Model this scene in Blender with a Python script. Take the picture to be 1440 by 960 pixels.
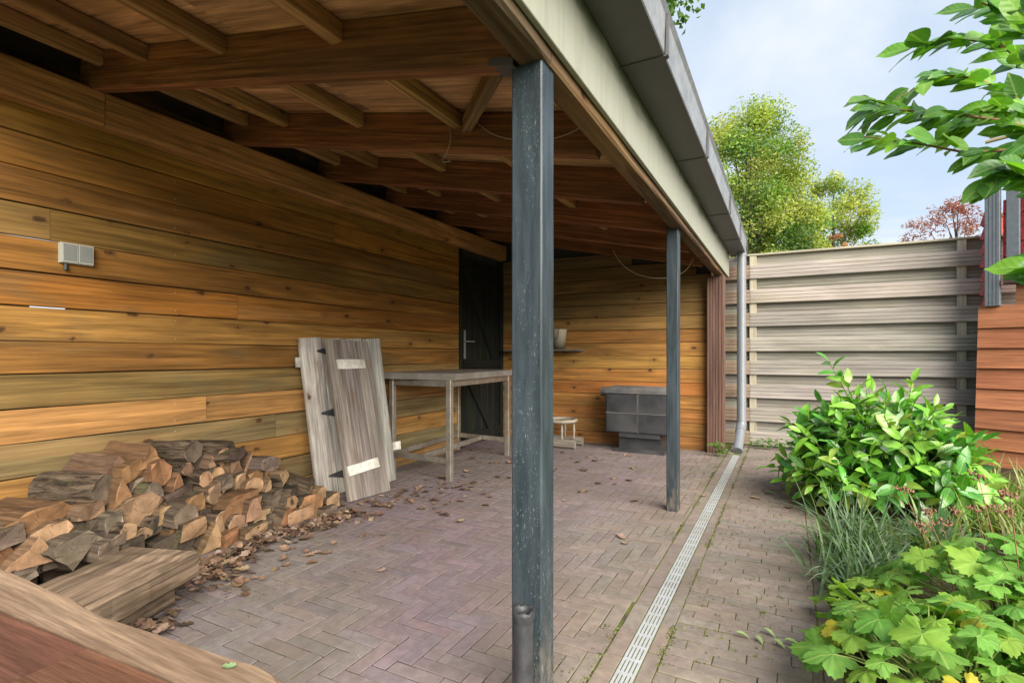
import bpy, bmesh, math, random
from mathutils import Vector, Matrix, Euler, noise as mnoise
rad = math.radians
for o in list(bpy.data.objects): bpy.data.objects.remove(o)
scene = bpy.context.scene
COL = scene.collection
R = random.Random(7)

# ------------------------------------------------------------------ camera
YAW = math.atan(387 / 730)
SN, CS = math.sin(YAW), math.cos(YAW)
cam_d = bpy.data.cameras.new('camera')
cam_d.sensor_width = 36; cam_d.lens = 18.25
cam_d.shift_y = 19 / 1440
cam_d.clip_start = 0.02; cam_d.clip_end = 600
cam_d.dof.use_dof = True; cam_d.dof.focus_distance = 4.2; cam_d.dof.aperture_fstop = 11
cam = bpy.data.objects.new('camera', cam_d)
cam.location = (0, 0, 1)
cam.rotation_euler = (rad(90), 0, YAW)
COL.objects.link(cam); scene.camera = cam

# ------------------------------------------------------------------ sky and sun
SUN_EL, SUN_AZ = rad(34), math.atan2(-0.62, 0.78)     # azimuth as an angle from +X
w = bpy.data.worlds.new('World'); scene.world = w; w.use_nodes = True
wn = w.node_tree; wn.nodes.clear()
def wnode(t, **k):
    n = wn.nodes.new(t)
    for a, v in k.items(): setattr(n, a, v)
    return n
sky = wnode('ShaderNodeTexSky', sky_type='NISHITA', sun_disc=False, sun_elevation=SUN_EL,
            sun_rotation=math.pi / 2 - SUN_AZ, air_density=1.0, dust_density=1.6, ozone_density=1.6)
tcw = wnode('ShaderNodeTexCoord')
sep = wnode('ShaderNodeSeparateXYZ'); wn.links.new(tcw.outputs['Generated'], sep.inputs[0])
zz = wnode('ShaderNodeMath', operation='MAXIMUM'); wn.links.new(sep.outputs[2], zz.inputs[0]); zz.inputs[1].default_value = 0.0
za = wnode('ShaderNodeMath', operation='ADD'); wn.links.new(zz.outputs[0], za.inputs[0]); za.inputs[1].default_value = 0.22
dx = wnode('ShaderNodeMath', operation='DIVIDE'); wn.links.new(sep.outputs[0], dx.inputs[0]); wn.links.new(za.outputs[0], dx.inputs[1])
dy = wnode('ShaderNodeMath', operation='DIVIDE'); wn.links.new(sep.outputs[1], dy.inputs[0]); wn.links.new(za.outputs[0], dy.inputs[1])
cmb = wnode('ShaderNodeCombineXYZ'); wn.links.new(dx.outputs[0], cmb.inputs[0]); wn.links.new(dy.outputs[0], cmb.inputs[1])
cn = wnode('ShaderNodeTexNoise'); cn.inputs['Scale'].default_value = 1.1; cn.inputs['Detail'].default_value = 6; cn.inputs['Roughness'].default_value = 0.55; cn.inputs['Distortion'].default_value = 0.4
wn.links.new(cmb.outputs[0], cn.inputs['Vector'])
cr = wnode('ShaderNodeMapRange'); cr.inputs[1].default_value = 0.40; cr.inputs[2].default_value = 0.72
cr.interpolation_type = 'SMOOTHSTEP'
wn.links.new(cn.outputs['Fac'], cr.inputs[0])
cmx = wnode('ShaderNodeMix', data_type='RGBA')
wn.links.new(cr.outputs[0], cmx.inputs['Factor'])
skg = wnode('ShaderNodeMix', data_type='RGBA', blend_type='MIX'); skg.inputs['Factor'].default_value = 0.75
wn.links.new(sky.outputs[0], skg.inputs[6]); skg.inputs[7].default_value = (3.5, 4.2, 5.05, 1)
wn.links.new(skg.outputs[2], cmx.inputs[6]); cmx.inputs[7].default_value = (4.9, 5.05, 5.3, 1)
bg = wnode('ShaderNodeBackground'); bg.inputs['Strength'].default_value = 0.077
wo = wnode('ShaderNodeOutputWorld')
wn.links.new(cmx.outputs[2], bg.inputs['Color']); wn.links.new(bg.outputs[0], wo.inputs['Surface'])

sun_d = bpy.data.lights.new('sun', 'SUN'); sun_d.energy = 4.0; sun_d.angle = rad(60); sun_d.color = (1.0, 0.93, 0.82)
sun = bpy.data.objects.new('sun', sun_d)
sdir = Vector((math.cos(SUN_AZ) * math.cos(SUN_EL), math.sin(SUN_AZ) * math.cos(SUN_EL), math.sin(SUN_EL)))
sun.rotation_euler = sdir.to_track_quat('Z', 'Y').to_euler(); sun.location = sdir * 30
COL.objects.link(sun)
scene.view_settings.view_transform = 'Standard'; scene.view_settings.look = 'None'
scene.view_settings.exposure = 1.42; scene.view_settings.gamma = 1.0
scene.render.engine = 'CYCLES'
scene.cycles.max_bounces = 10; scene.cycles.diffuse_bounces = 6

# ------------------------------------------------------------------ helpers
def proj(p):
    d = -p[0] * SN + p[1] * CS; r = p[0] * CS + p[1] * SN
    if d < 0.05: return (-9999, -9999, d)
    return (720 + 730 * r / d, 499 - 730 * (p[2] - 1) / d, d)
def at_d(px, py, d):
    r = (px - 720) / 730
    return Vector((d * (-SN + CS * r), d * (CS + SN * r), 1 - (py - 499) * d / 730))
def at_x(px, py, X):
    r = (px - 720) / 730; return at_d(px, py, X / (-SN + CS * r))
def at_y(px, py, Y):
    r = (px - 720) / 730; return at_d(px, py, Y / (CS + SN * r))
def at_z(px, py, z):
    return at_d(px, py, 730 * (1 - z) / (py - 499))

def tag(o, label=None, cat=None, group=None, kind=None):
    if label: o['label'] = label
    if cat: o['category'] = cat
    if group: o['group'] = group
    if kind: o['kind'] = kind
    return o
def setparent(o, p):
    if p is not None:
        o.parent = p; o.matrix_parent_inverse = p.matrix_basis.inverted()
    return o
def mkobj(name, mesh, parent=None, M=None, color=None):
    o = bpy.data.objects.new(name, mesh); COL.objects.link(o)
    if M is not None: o.matrix_basis = M
    if color is not None: o.color = (*color[:3], 1)
    return setparent(o, parent)
def empty(name, loc, label=None, cat=None, group=None, kind=None, parent=None):
    o = bpy.data.objects.new(name, None); COL.objects.link(o); o.location = loc
    o.empty_display_size = 0.1
    setparent(o, parent)
    return tag(o, label, cat, group, kind)

class MB:
    def __init__(s): s.v = []; s.f = []; s.m = []; s.c = []; s.sm = []
    def add(s, vs, fs, mi=0, tint=None, smooth=False):
        b = len(s.v); s.v += [tuple(v) for v in vs]
        for f in fs:
            s.f.append(tuple(b + i for i in f)); s.m.append(mi); s.sm.append(smooth)
        s.c += [tint or (1, 1, 1)] * len(vs)
    def box(s, lo, hi, mi=0, M=None, tint=None):
        x0, y0, z0 = lo; x1, y1, z1 = hi
        vs = [Vector(p) for p in ((x0,y0,z0),(x1,y0,z0),(x1,y1,z0),(x0,y1,z0),(x0,y0,z1),(x1,y0,z1),(x1,y1,z1),(x0,y1,z1))]
        if M is not None: vs = [M @ v for v in vs]
        s.add(vs, [(0,3,2,1),(4,5,6,7),(0,1,5,4),(1,2,6,5),(2,3,7,6),(3,0,4,7)], mi, tint)
    def tube(s, path, radii, n=8, mi=0, tint=None, cap=True, smooth=True):
        path = [Vector(p) for p in path]; vs = []; fs = []
        if not isinstance(radii, (list, tuple)): radii = [radii] * len(path)
        ref = None
        for i, p in enumerate(path):
            t = (path[min(i + 1, len(path) - 1)] - path[max(i - 1, 0)]).normalized()
            if ref is None:
                ref = t.orthogonal().normalized()
            u = (ref - t * ref.dot(t)).normalized(); ref = u; v = t.cross(u)
            for k in range(n):
                a = 2 * math.pi * k / n
                vs.append(p + (u * math.cos(a) + v * math.sin(a)) * radii[i])
        for i in range(len(path) - 1):
            for k in range(n):
                a, b = i * n + k, i * n + (k + 1) % n
                fs.append((a, b, b + n, a + n))
        s.add(vs, fs, mi, tint, smooth)
        if cap:
            s.add(vs[:n], [tuple(reversed(range(n)))], mi, tint); s.add(vs[-n:], [tuple(range(n))], mi, tint)
    def lathe(s, c, prof, n=20, mi=0, smooth=True):
        vs = []; fs = []
        for r, z in prof:
            for k in range(n):
                a = 2 * math.pi * k / n; vs.append((c[0] + r * math.cos(a), c[1] + r * math.sin(a), c[2] + z))
        for i in range(len(prof) - 1):
            for k in range(n):
                a, b = i * n + k, i * n + (k + 1) % n
                fs.append((a, b, b + n, a + n))
        s.add(vs, fs, mi, None, smooth)
    def mesh(s, name, mats, tint=False):
        me = bpy.data.meshes.new(name); me.from_pydata(s.v, [], s.f)
        for m in (mats if isinstance(mats, (list, tuple)) else [mats]): me.materials.append(m)
        me.polygons.foreach_set('material_index', s.m); me.polygons.foreach_set('use_smooth', s.sm)
        if tint:
            ca = me.color_attributes.new('tint', 'FLOAT_COLOR', 'POINT')
            flat = []
            for c in s.c: flat += [c[0], c[1], c[2], 1.0]
            ca.data.foreach_set('color', flat)
        me.update(); return me
    def build(s, name, mats, parent=None, M=None, color=None, tint=False):
        return mkobj(name, s.mesh(name, mats, tint), parent, M, color)

def bevbox_mesh(name, sx, sy, sz, b, mat, jit=0.0, rng=R, top_only=False):
    bm = bmesh.new(); bmesh.ops.create_cube(bm, size=1)
    for v in bm.verts:
        v.co = Vector((v.co.x * sx, v.co.y * sy, v.co.z * sz)) + Vector([rng.uniform(-jit, jit) for _ in range(3)])
    es = [e for e in bm.edges if not top_only or all(v.co.z > 0 for v in e.verts)]
    if b > 0: bmesh.ops.bevel(bm, geom=es, offset=b, segments=1, affect='EDGES', profile=0.5)
    me = bpy.data.meshes.new(name); bm.to_mesh(me); bm.free(); me.materials.append(mat); return me

def frame(x, up):
    x = Vector(x).normalized(); z = Vector(up); z = (z - x * z.dot(x))
    if z.length < 1e-5: z = x.orthogonal()
    z.normalize(); y = z.cross(x)
    return Matrix(((x.x, y.x, z.x, 0), (x.y, y.y, z.y, 0), (x.z, y.z, z.z, 0), (0, 0, 0, 1)))
def timber(name, p0, p1, thick, height, mat, parent=None, up=(0, 0, 1), color=None, cham=0.003, seg=6, warp=0.0, rough=0.0, groove=0, taper=None, rng=R):
    """straight timber from p0 to p1; local X runs along it, Y is its thickness, Z its height"""
    p0, p1 = Vector(p0), Vector(p1); L = (p1 - p0).length
    M = frame(p1 - p0, up); M.translation = (p0 + p1) / 2
    hy, hz, c = thick / 2, height / 2, min(cham, thick * .3, height * .3)
    prof = [(-hy, -hz + c), (-hy + c, -hz), (hy - c, -hz), (hy, -hz + c), (hy, hz - c), (hy - c, hz), (-hy + c, hz), (-hy, hz - c)]
    if groove:                                   # shallow grooves cut in both broad faces
        prof = [(-hy + c, -hz), (hy - c, -hz), (hy, -hz + c)]
        gs = [-hz + height * (i + 1) / (groove + 1) for i in range(groove)]
        for g in gs: prof += [(hy, g - .0035), (hy - .005, g - .002), (hy - .005, g + .002), (hy, g + .0035)]
        prof += [(hy, hz - c), (hy - c, hz), (-hy + c, hz), (-hy, hz - c)]
        for g in reversed(gs): prof += [(-hy, g + .0035), (-hy + .005, g + .002), (-hy + .005, g - .002), (-hy, g - .0035)]
        prof += [(-hy, -hz + c)]
    n = len(prof); m = MB(); ph = rng.uniform(0, 6.28); ph2 = rng.uniform(0, 6.28); vs = []
    for i in range(seg + 1):
        u = i / seg; x = -L / 2 + L * u
        wz = warp * math.sin(ph + u * 5) ; wy = warp * .5 * math.sin(ph2 + u * 4)
        for (y, z) in prof:
            vs.append((x, y + wy + rng.uniform(-rough, rough), z + wz + rng.uniform(-rough, rough)))
    fs = [(i * n + k, i * n + (k + 1) % n, (i + 1) * n + (k + 1) % n, (i + 1) * n + k) for i in range(seg) for k in range(n)]
    fs.append(tuple(reversed(range(n)))); fs.append(tuple(range(seg * n, seg * n + n)))
    m.add(vs, fs)
    return m.build(name, mat, parent, M, color)

# ------------------------------------------------------------------ materials
class NT:
    def __init__(s, name):
        s.mat = bpy.data.materials.new(name); s.mat.use_nodes = True; s.t = s.mat.node_tree; s.t.nodes.clear()
        s.out = s.t.nodes.new('ShaderNodeOutputMaterial')
        s.p = s.t.nodes.new('ShaderNodeBsdfPrincipled'); s.t.links.new(s.p.outputs[0], s.out.inputs['Surface'])
    def n(s, typ, ins=None, **k):
        nd = s.t.nodes.new(typ)
        for a, v in k.items(): setattr(nd, a, v)
        for key, v in (ins or {}).items(): s.set(nd.inputs[key], v)
        return nd
    def set(s, sock, v):
        if isinstance(v, bpy.types.NodeSocket): s.t.links.new(v, sock)
        elif isinstance(v, bpy.types.Node): s.t.links.new(v.outputs[0], sock)
        else:
            if isinstance(v, (tuple, list)) and len(v) == 3 and sock.type == 'RGBA': v = (*v, 1)
            sock.default_value = v
    def math(s, op, a, b=0.0, clamp=False):
        nd = s.n('ShaderNodeMath', operation=op, use_clamp=clamp); s.set(nd.inputs[0], a); s.set(nd.inputs[1], b); return nd.outputs[0]
    def mix(s, f, a, b, blend='MIX'):
        nd = s.n('ShaderNodeMix', data_type='RGBA', blend_type=blend); s.set(nd.inputs['Factor'], f); s.set(nd.inputs[6], a); s.set(nd.inputs[7], b); return nd.outputs[2]
    def rng(s, v, a, b, c=0.0, d=1.0, smooth=True):
        nd = s.n('ShaderNodeMapRange'); nd.interpolation_type = 'SMOOTHSTEP' if smooth else 'LINEAR'
        s.set(nd.inputs[0], v)
        for i, q in enumerate((a, b, c, d)): nd.inputs[i + 1].default_value = q
        return nd.outputs[0]
    def coords(s, scale=(1, 1, 1), rnd=True, src='Object'):
        tc = s.n('ShaderNodeTexCoord')
        v = tc.outputs[src]
        if rnd:
            oi = s.n('ShaderNodeObjectInfo')
            a = s.math('MULTIPLY', oi.outputs['Random'], 91.7); b = s.math('MULTIPLY', oi.outputs['Random'], 37.3)
            cb = s.n('ShaderNodeCombineXYZ'); s.set(cb.inputs[0], a); s.set(cb.inputs[1], b); s.set(cb.inputs[2], b)
            ad = s.n('ShaderNodeVectorMath', operation='ADD'); s.set(ad.inputs[0], v); s.set(ad.inputs[1], cb.outputs[0]); v = ad.outputs[0]
        mp = s.n('ShaderNodeVectorMath', operation='MULTIPLY'); s.set(mp.inputs[0], v); mp.inputs[1].default_value = scale
        return mp.outputs[0]
    def noise(s, vec, scale=1.0, detail=4, rough=.55, dist=0.0):
        nd = s.n('ShaderNodeTexNoise', {'Vector': vec, 'Scale': scale, 'Detail': detail, 'Roughness': rough, 'Distortion': dist}); return nd.outputs['Fac']
    def bump(s, h, strength=.3, dist=.01):
        nd = s.n('ShaderNodeBump', {'Height': h, 'Strength': strength, 'Distance': dist}); s.t.links.new(nd.outputs[0], s.p.inputs['Normal'])
    def done(s, col=None, rough=.7, spec=.3, metal=0.0):
        if col is not None: s.set(s.p.inputs['Base Color'], col)
        s.set(s.p.inputs['Roughness'], rough); s.set(s.p.inputs['Specular IOR Level'], spec); s.set(s.p.inputs['Metallic'], metal)
        return s.mat

def wood(name, base=None, var=(.55, 1.2), knots=True, stain=None, stain_amt=.5, rough=.75, fine=.25, grain=26, spec=.2, bump=.35, sapw=True, micro=0.0):
    m = NT(name)
    oc = m.n('ShaderNodeObjectInfo').outputs['Color'] if base is None else base
    g1 = m.noise(m.coords((1.3, grain, grain)), 1, 5, .6, .8)
    g2 = m.noise(m.coords((2.5, 75, 75)), 1, 4, .65)
    big = m.noise(m.coords((.9, 3, 3)), 1, 3)
    f = m.rng(g1, .3, .72, var[0], var[1], False)
    f = m.math('MULTIPLY', f, m.rng(g2, .3, .7, 1 - fine * 1.5, 1 + fine * .9, False))
    f = m.math('MULTIPLY', f, m.rng(big, .3, .7, .8, 1.15))
    if micro:                                            # pores and hairline checks, seen only close up
        f = m.math('MULTIPLY', f, m.rng(m.noise(m.coords((14, 420, 420)), 1, 4, .7), .35, .65, 1 - micro, 1 + micro * .5, False))
        f = m.math('MULTIPLY', f, m.rng(m.noise(m.coords((1.6, 38, 38)), 1, 3, .6, 1.5), .30, .36, .45, 1.0))
    vm = m.n('ShaderNodeVectorMath', operation='SCALE'); m.set(vm.inputs[0], oc); m.set(vm.inputs['Scale'], f)
    col = vm.outputs[0]
    # paler sapwood streaks
    sap = m.rng(m.noise(m.coords((.5, 9, 9)), 1, 2, .5, .5), .58, .68, 0, .45)
    if sapw: col = m.mix(sap, col, m.mix(.5, col, (.50, .29, .11)))
    if stain:
        st = m.rng(m.noise(m.coords((1.1, 2.2, 4)), 1, 5, .6, .5), .48, .7, 0, stain_amt)
        col = m.mix(st, col, stain)
    hgt = g1
    if knots:
        kv = m.coords((4.6, 0.001, 8.5))
        vo = m.n('ShaderNodeTexVoronoi', {'Vector': kv, 'Scale': 1.0, 'Randomness': 1.0})
        kd = m.math('ADD', vo.outputs['Distance'], m.math('MULTIPLY', m.math('SUBTRACT', m.noise(m.coords((40, 1, 40)), 1, 4, .7), .5), .3))
        on = m.math('GREATER_THAN', m.n('ShaderNodeSeparateColor', {0: vo.outputs['Color']}).outputs[0], .3)
        core = m.math('MULTIPLY', m.rng(kd, .075, .15, 1, 0), on)
        halo = m.math('MULTIPLY', m.rng(kd, .12, .42, .6, 0), on)
        col = m.mix(halo, col, m.mix(.6, col, (.16, .075, .025)))
        col = m.mix(m.math('MULTIPLY', core, .85), col, (.045, .022, .01))
    m.bump(m.math('ADD', m.math('MULTIPLY', g1, .6), m.math('MULTIPLY', g2, .4)), bump, .004)
    return m.done(col, rough, spec)

M_wall = wood('wall_plank_wood', var=(.5, 1.3), stain=(.12, .105, .055), stain_amt=.45)
M_back = wood('back_plank_wood', stain=(.10, .085, .045), stain_amt=.35)
M_beam = wood('rough_beam_wood', knots=True, stain=(.12, .10, .05), stain_amt=.3, rough=.85, grain=34, fine=.35)
M_rafter = wood('rafter_wood', sapw=False, knots=False, rough=.8, stain=(.10, .05, .025), stain_amt=.5, grain=40, fine=.4)
M_ply = wood('plywood', knots=False, var=(.25, 1.45), grain=15, rough=.7, stain=(.36, .19, .085), stain_amt=.5)
M_grey = wood('weathered_grey_wood', sapw=False, knots=True, var=(.6, 1.2), stain=(.12, .10, .09), stain_amt=.6, rough=.9, fine=.35)
M_fence = wood('fence_wood', sapw=False, knots=False, var=(.8, 1.1), stain=(.25, .23, .13), stain_amt=.3, rough=.85, fine=.2)
M_clad = wood('stained_cladding', sapw=False, knots=False, var=(.65, 1.18), rough=.65, fine=.25, stain=(.30, .11, .05), stain_amt=.4)
M_tabtop = wood('table_wood', knots=False, var=(.55, 1.25), rough=.6, grain=13, fine=.3, spec=.2, sapw=False, stain=(.10, .045, .028), stain_amt=.35, micro=.35)
M_sleeper = wood('old_timber', sapw=False, knots=False, var=(.4, 1.35), grain=22, stain=(.07, .05, .03), stain_amt=.9, rough=.9, fine=.5, bump=.8)

def simple(name, col, rough=.5, spec=.4, metal=0.0, noise_amt=.12, scale=14, bump=0.0, dirt=None, dirt_amt=.4):
    m = NT(name); v = m.coords((1, 1, 1))
    n1 = m.noise(v, scale, 5, .6); n2 = m.noise(v, scale * .18, 3)
    f = m.rng(n1, .3, .7, 1 - noise_amt, 1 + noise_amt, False)
    vm = m.n('ShaderNodeVectorMath', operation='SCALE'); m.set(vm.inputs[0], (*col, 1)[:3] if False else col); m.set(vm.inputs['Scale'], f)
    c = vm.outputs[0]
    if dirt: c = m.mix(m.rng(n2, .42, .7, 0, dirt_amt), c, dirt)
    if bump: m.bump(n1, bump, .004)
    return m.done(c, rough, spec, metal)

def mat_post(chips=.8):
    m = NT('chipped_blue_green_paint')
    v = m.coords((5, 40, 40), rnd=False)
    gr = m.noise(v, 1, 4, .6, .3)
    chip = m.noise(m.coords((60, 330, 330), rnd=False), 1, 4, .7)
    zone = m.noise(m.coords((1.4, 9, 9), rnd=False), 1, 3)
    mask = m.math('MULTIPLY', m.rng(chip, .61, .66, 0, 1), m.rng(zone, .47, .62, 0, 1))
    base = m.mix(m.rng(gr, .35, .65), (.017, .026, .032), (.033, .046, .055))
    base = m.mix(m.rng(m.noise(m.coords((2.2, 5, 5), rnd=False), 1, 4), .5, .75, 0, .5), base, (.06, .078, .09))
    px_ = m.n('ShaderNodeSeparateXYZ', {0: m.n('ShaderNodeTexCoord').outputs['Object']}).outputs[0]
    foot = m.math('MULTIPLY', m.rng(px_, -.9, -.5, .75, 0), m.rng(m.noise(m.coords((9, 26, 26), rnd=False), 1, 5, .7), .42, .62, 0, 1))
    base = m.mix(foot, base, (.15, .125, .095))
    col = m.mix(m.math('MULTIPLY', mask, chips), base, (.42, .46, .45))
    m.bump(m.math('ADD', m.math('MULTIPLY', gr, .5), m.math('MULTIPLY', chip, .3)), .45, .004)
    return m.done(col, .42, .45)
M_post = mat_post(.5); M_post2 = mat_post(.1)

def mat_brick(name, attr):
    m = NT(name)
    tint = m.n('ShaderNodeAttribute', attribute_name='tint').outputs['Color'] if attr else m.n('ShaderNodeObjectInfo').outputs['Color']
    v = m.coords((1, 1, 1), rnd=not attr)
    sp = m.noise(v, 420, 3, .7); md = m.noise(v, 26, 4, .6)
    wv = m.coords((1, 1, 1), rnd=False, src='Object') if attr else None
    f = m.math('MULTIPLY', m.rng(sp, .3, .7, .78, 1.18, False), m.rng(md, .3, .7, .8, 1.16, False))
    vm = m.n('ShaderNodeVectorMath', operation='SCALE'); m.set(vm.inputs[0], tint); m.set(vm.inputs['Scale'], f)
    geo = m.n('ShaderNodeNewGeometry')
    dn = m.noise(geo.outputs['Position'], 1.7, 5, .65, .3)
    dirt = m.rng(dn, .46, .64, 0, .6)
    col = m.mix(dirt, vm.outputs[0], (.15, .122, .10))
    pale = m.rng(m.noise(geo.outputs['Position'], 5.3, 4, .7), .66, .76, 0, .3)
    col = m.mix(pale, col, (.42, .40, .40))
    m.bump(m.math('ADD', sp, md), .25, .002)
    return m.done(col, .85, .2)
M_brick = mat_brick('brick_paver', False); M_brick_a = mat_brick('brick_paver_far', True)

def mat_joint():
    m = NT('sandy_joint_with_moss')
    g = m.n('ShaderNodeNewGeometry').outputs['Position']
    n = m.noise(g, 3.1, 5, .65); n2 = m.noise(g, 90, 3)
    sx = m.n('ShaderNodeSeparateXYZ', {0: g}).outputs[0]
    out = m.rng(sx, -.85, -.5, 0.0, .22)                # moss grows only where rain falls
    col = m.mix(m.rng(n2, .35, .65), (.04, .032, .027), (.09, .075, .06))
    moss = m.rng(m.math('ADD', n, out), .56, .70, 0, .9)
    col = m.mix(moss, col, m.mix(n2, (.05, .075, .015), (.16, .17, .04)))
    m.bump(n2, .5, .004)
    return m.done(col, .95, .1)
M_joint = mat_joint()
def mat_soil():
    m = NT('dark_garden_soil'); g = m.n('ShaderNodeNewGeometry').outputs['Position']
    n = m.noise(g, 34, 5, .7); n2 = m.noise(g, 6, 3)
    col = m.mix(m.rng(n, .35, .7), (.03, .02, .013), (.10, .07, .045)); col = m.mix(m.rng(n2, .5, .7, 0, .5), col, (.05, .06, .02))
    m.bump(n, .9, .02); return m.done(col, .95, .1)
M_soil = mat_soil()
def mat_ground():
    m = NT('far_lawn'); g = m.n('ShaderNodeNewGeometry').outputs['Position']
    n = m.noise(g, 4, 5, .7); col = m.mix(n, (.035, .06, .015), (.09, .12, .03)); m.bump(n, .6, .03); return m.done(col, .95, .1)
M_ground = mat_ground()

def mat_leaf(name, attr=True, gloss=.35, spec=.5, trans=.35, vein=False):
    m = NT(name)
    tint = m.n('ShaderNodeAttribute', attribute_name='tint').outputs['Color'] if attr else m.n('ShaderNodeObjectInfo').outputs['Color']
    n = m.noise(m.coords((1, 1, 1), rnd=not attr), 30, 3)
    vm = m.n('ShaderNodeVectorMath', operation='SCALE'); m.set(vm.inputs[0], tint); m.set(vm.inputs['Scale'], m.rng(n, .3, .7, .82, 1.15, False))
    col = vm.outputs[0]
    if vein:                                            # pale midrib and side veins along local X
        tc = m.n('ShaderNodeTexCoord').outputs['Object']; sx = m.n('ShaderNodeSeparateXYZ', {0: tc})
        ay = m.math('ABSOLUTE', sx.outputs[1])
        mid = m.rng(ay, .0012, .003, .55, 0)
        if vein == 'side':
            ph = m.math('SINE', m.math('MULTIPLY', m.math('SUBTRACT', sx.outputs[0], m.math('MULTIPLY', ay, .9)), 420))
            sv = m.rng(ph, .86, 1.0, 0, .10)
            m.bump(ph, .12, .0012)
        else:
            a = m.math('ARCTAN2', sx.outputs[1], sx.outputs[0]); ph = m.math('COSINE', m.math('MULTIPLY', a, 7))
            sv = m.rng(ph, .97, 1.0, 0, .3); m.bump(ph, .3, .003)
        col = m.mix(m.math('MAXIMUM', mid, sv), col, m.mix(.5, col, (.5, .62, .22)))
    if vein == 'palm':
        bl = m.rng(m.noise(m.coords((1, 1, 1)), 26, 4, .6),   .52, .68, 0, .28); col = m.mix(bl, col, m.mix(.5, col, (.34, .40, .06)))
        sp = m.rng(m.noise(m.coords((1, 1, 1)), 85, 3, .6), .68, .74, 0, .7); col = m.mix(sp, col, (.20, .12, .05))
    m.done(col, gloss, spec)
    tr = m.n('ShaderNodeBsdfTranslucent')
    tcw_ = m.n('ShaderNodeVectorMath', operation='MULTIPLY'); m.set(tcw_.inputs[0], col); tcw_.inputs[1].default_value = (1.2, 1.35, .4)
    m.set(tr.inputs['Color'], tcw_.outputs[0])
    mx = m.n('ShaderNodeMixShader', {0: trans}); m.t.links.new(m.p.outputs[0], mx.inputs[1]); m.t.links.new(tr.outputs[0], mx.inputs[2])
    m.t.links.new(mx.outputs[0], m.out.inputs['Surface'])
    return m.mat
M_leafA = mat_leaf('tree_foliage', True, .5, .35, .4)
M_laurel = mat_leaf('laurel_leaf', False, .24, .6, .25, 'side'); M_laurelA = mat_leaf('laurel_leaf_inner', True, .24, .6, .25)
M_branchleaf = mat_leaf('glossy_branch_leaf', False, .3, .5, .4, 'side')
M_lobed = mat_leaf('lobed_leaf', False, .55, .3, .4, 'palm'); M_grass = mat_leaf('blade', True, .4, .4, .3)
M_dead = mat_leaf('dead_leaf', False, .8, .15, .1); M_deadA = mat_leaf('dead_litter', True, .8, .15, .1)

def mat_bark(name, a, b):
    m = NT(name); v = m.coords((6, 34, 34)); n = m.noise(v, 1, 5, .7, 1.0); n2 = m.noise(m.coords((1, 1, 1)), 7, 3)
    col = m.mix(m.rng(n, .35, .65), a, b); col = m.mix(m.rng(n2, .55, .7, 0, .6), col, (.07, .08, .035)); m.bump(n, .9, .012)
    return m.done(col, .92, .1)
M_bark = mat_bark('log_bark', (.02, .014, .01), (.11, .08, .055)); M_trunk = mat_bark('tree_bark', (.03, .025, .02), (.12, .10, .08))
M_split = wood('split_wood', sapw=False, knots=False, var=(.18, .62), grain=60, fine=.3, rough=.85, stain=(.10, .06, .03), stain_amt=.5)
def mat_end():
    m = NT('sawn_log_end'); oc = m.n('ShaderNodeObjectInfo').outputs['Color']
    tc = m.n('ShaderNodeTexCoord').outputs['Object']; sx = m.n('ShaderNodeSeparateXYZ', {0: tc})
    dd = m.math('POWER', m.math('ADD', m.math('MULTIPLY', sx.outputs[1], sx.outputs[1]), m.math('MULTIPLY', sx.outputs[2], sx.outputs[2])), .5)
    n = m.noise(m.coords((3, 30, 30)), 1, 4, .65); big = m.noise(m.coords((1, 14, 14)), 1, 3)
    ring = m.math('SINE', m.math('ADD', m.math('MULTIPLY', dd, 900), m.math('MULTIPLY', n, 9)))
    f = m.math('MULTIPLY', m.rng(ring, -1, 1, .86, 1.06, False), m.rng(big, .3, .7, .66, 1.2, False))
    an = m.math('ARCTAN2', sx.outputs[1], sx.outputs[2])
    crack = m.rng(m.noise(m.n('ShaderNodeCombineXYZ', {0: m.math('MULTIPLY', an, 3.2), 1: m.math('MULTIPLY', dd, 6)}).outputs[0], 1.4, 2), .64, .68, 0, .7)
    vm = m.n('ShaderNodeVectorMath', operation='SCALE'); m.set(vm.inputs[0], oc); m.set(vm.inputs['Scale'], f)
    m.bump(m.math('ADD', n, m.math('MULTIPLY', crack, -1)), .6, .006)
    return m.done(m.mix(crack, vm.outputs[0], (.06, .035, .02)), .9, .1)
M_end = mat_end()

def mat_fascia():
    m = NT('streaked_cream_fascia'); n = m.noise(m.coords((26, 1, 1.6), rnd=False), 1, 5, .65); b_ = m.noise(m.coords((2.2, 3, 7), rnd=False), 1, 4, .6)
    z_ = m.n('ShaderNodeSeparateXYZ', {0: m.n('ShaderNodeTexCoord').outputs['Object']}).outputs[2]
    col = m.mix(m.rng(n, .45, .75, 0, .55), (.33, .33, .265), (.20, .205, .14))
    mould = m.math('MULTIPLY', m.rng(m.math('ADD', z_, m.math('MULTIPLY', m.math('SUBTRACT', b_, .5), .25)), -.02, .11, 0, .85), m.rng(b_, .38, .6, .35, 1))
    return m.done(m.mix(mould, col, (.085, .09, .055)), .5, .4)
M_fascia = mat_fascia()
M_fascia_plain = simple('cream_fascia_paint', (.30, .30, .235), .5, .4, 0, .12, 4, 0, (.12, .125, .075), .65)
M_gutter = simple('grey_zinc_gutter', (.085, .083, .086), .5, .4, 0, .08, 6, 0, (.12, .12, .115), .3)
M_gutterface = simple('weathered_gutter_face', (.24, .245, .25), .4, .5, .2, .2, 30, .3, (.10, .10, .095), .5)
M_pvc = simple('grey_plastic_pipe', (.165, .178, .195), .35, .5, 0, .06, 9)
M_galv = simple('galvanised_steel', (.47, .49, .51), .45, .5, .25, .1, 40, 0, (.36, .36, .33), .4)
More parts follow.
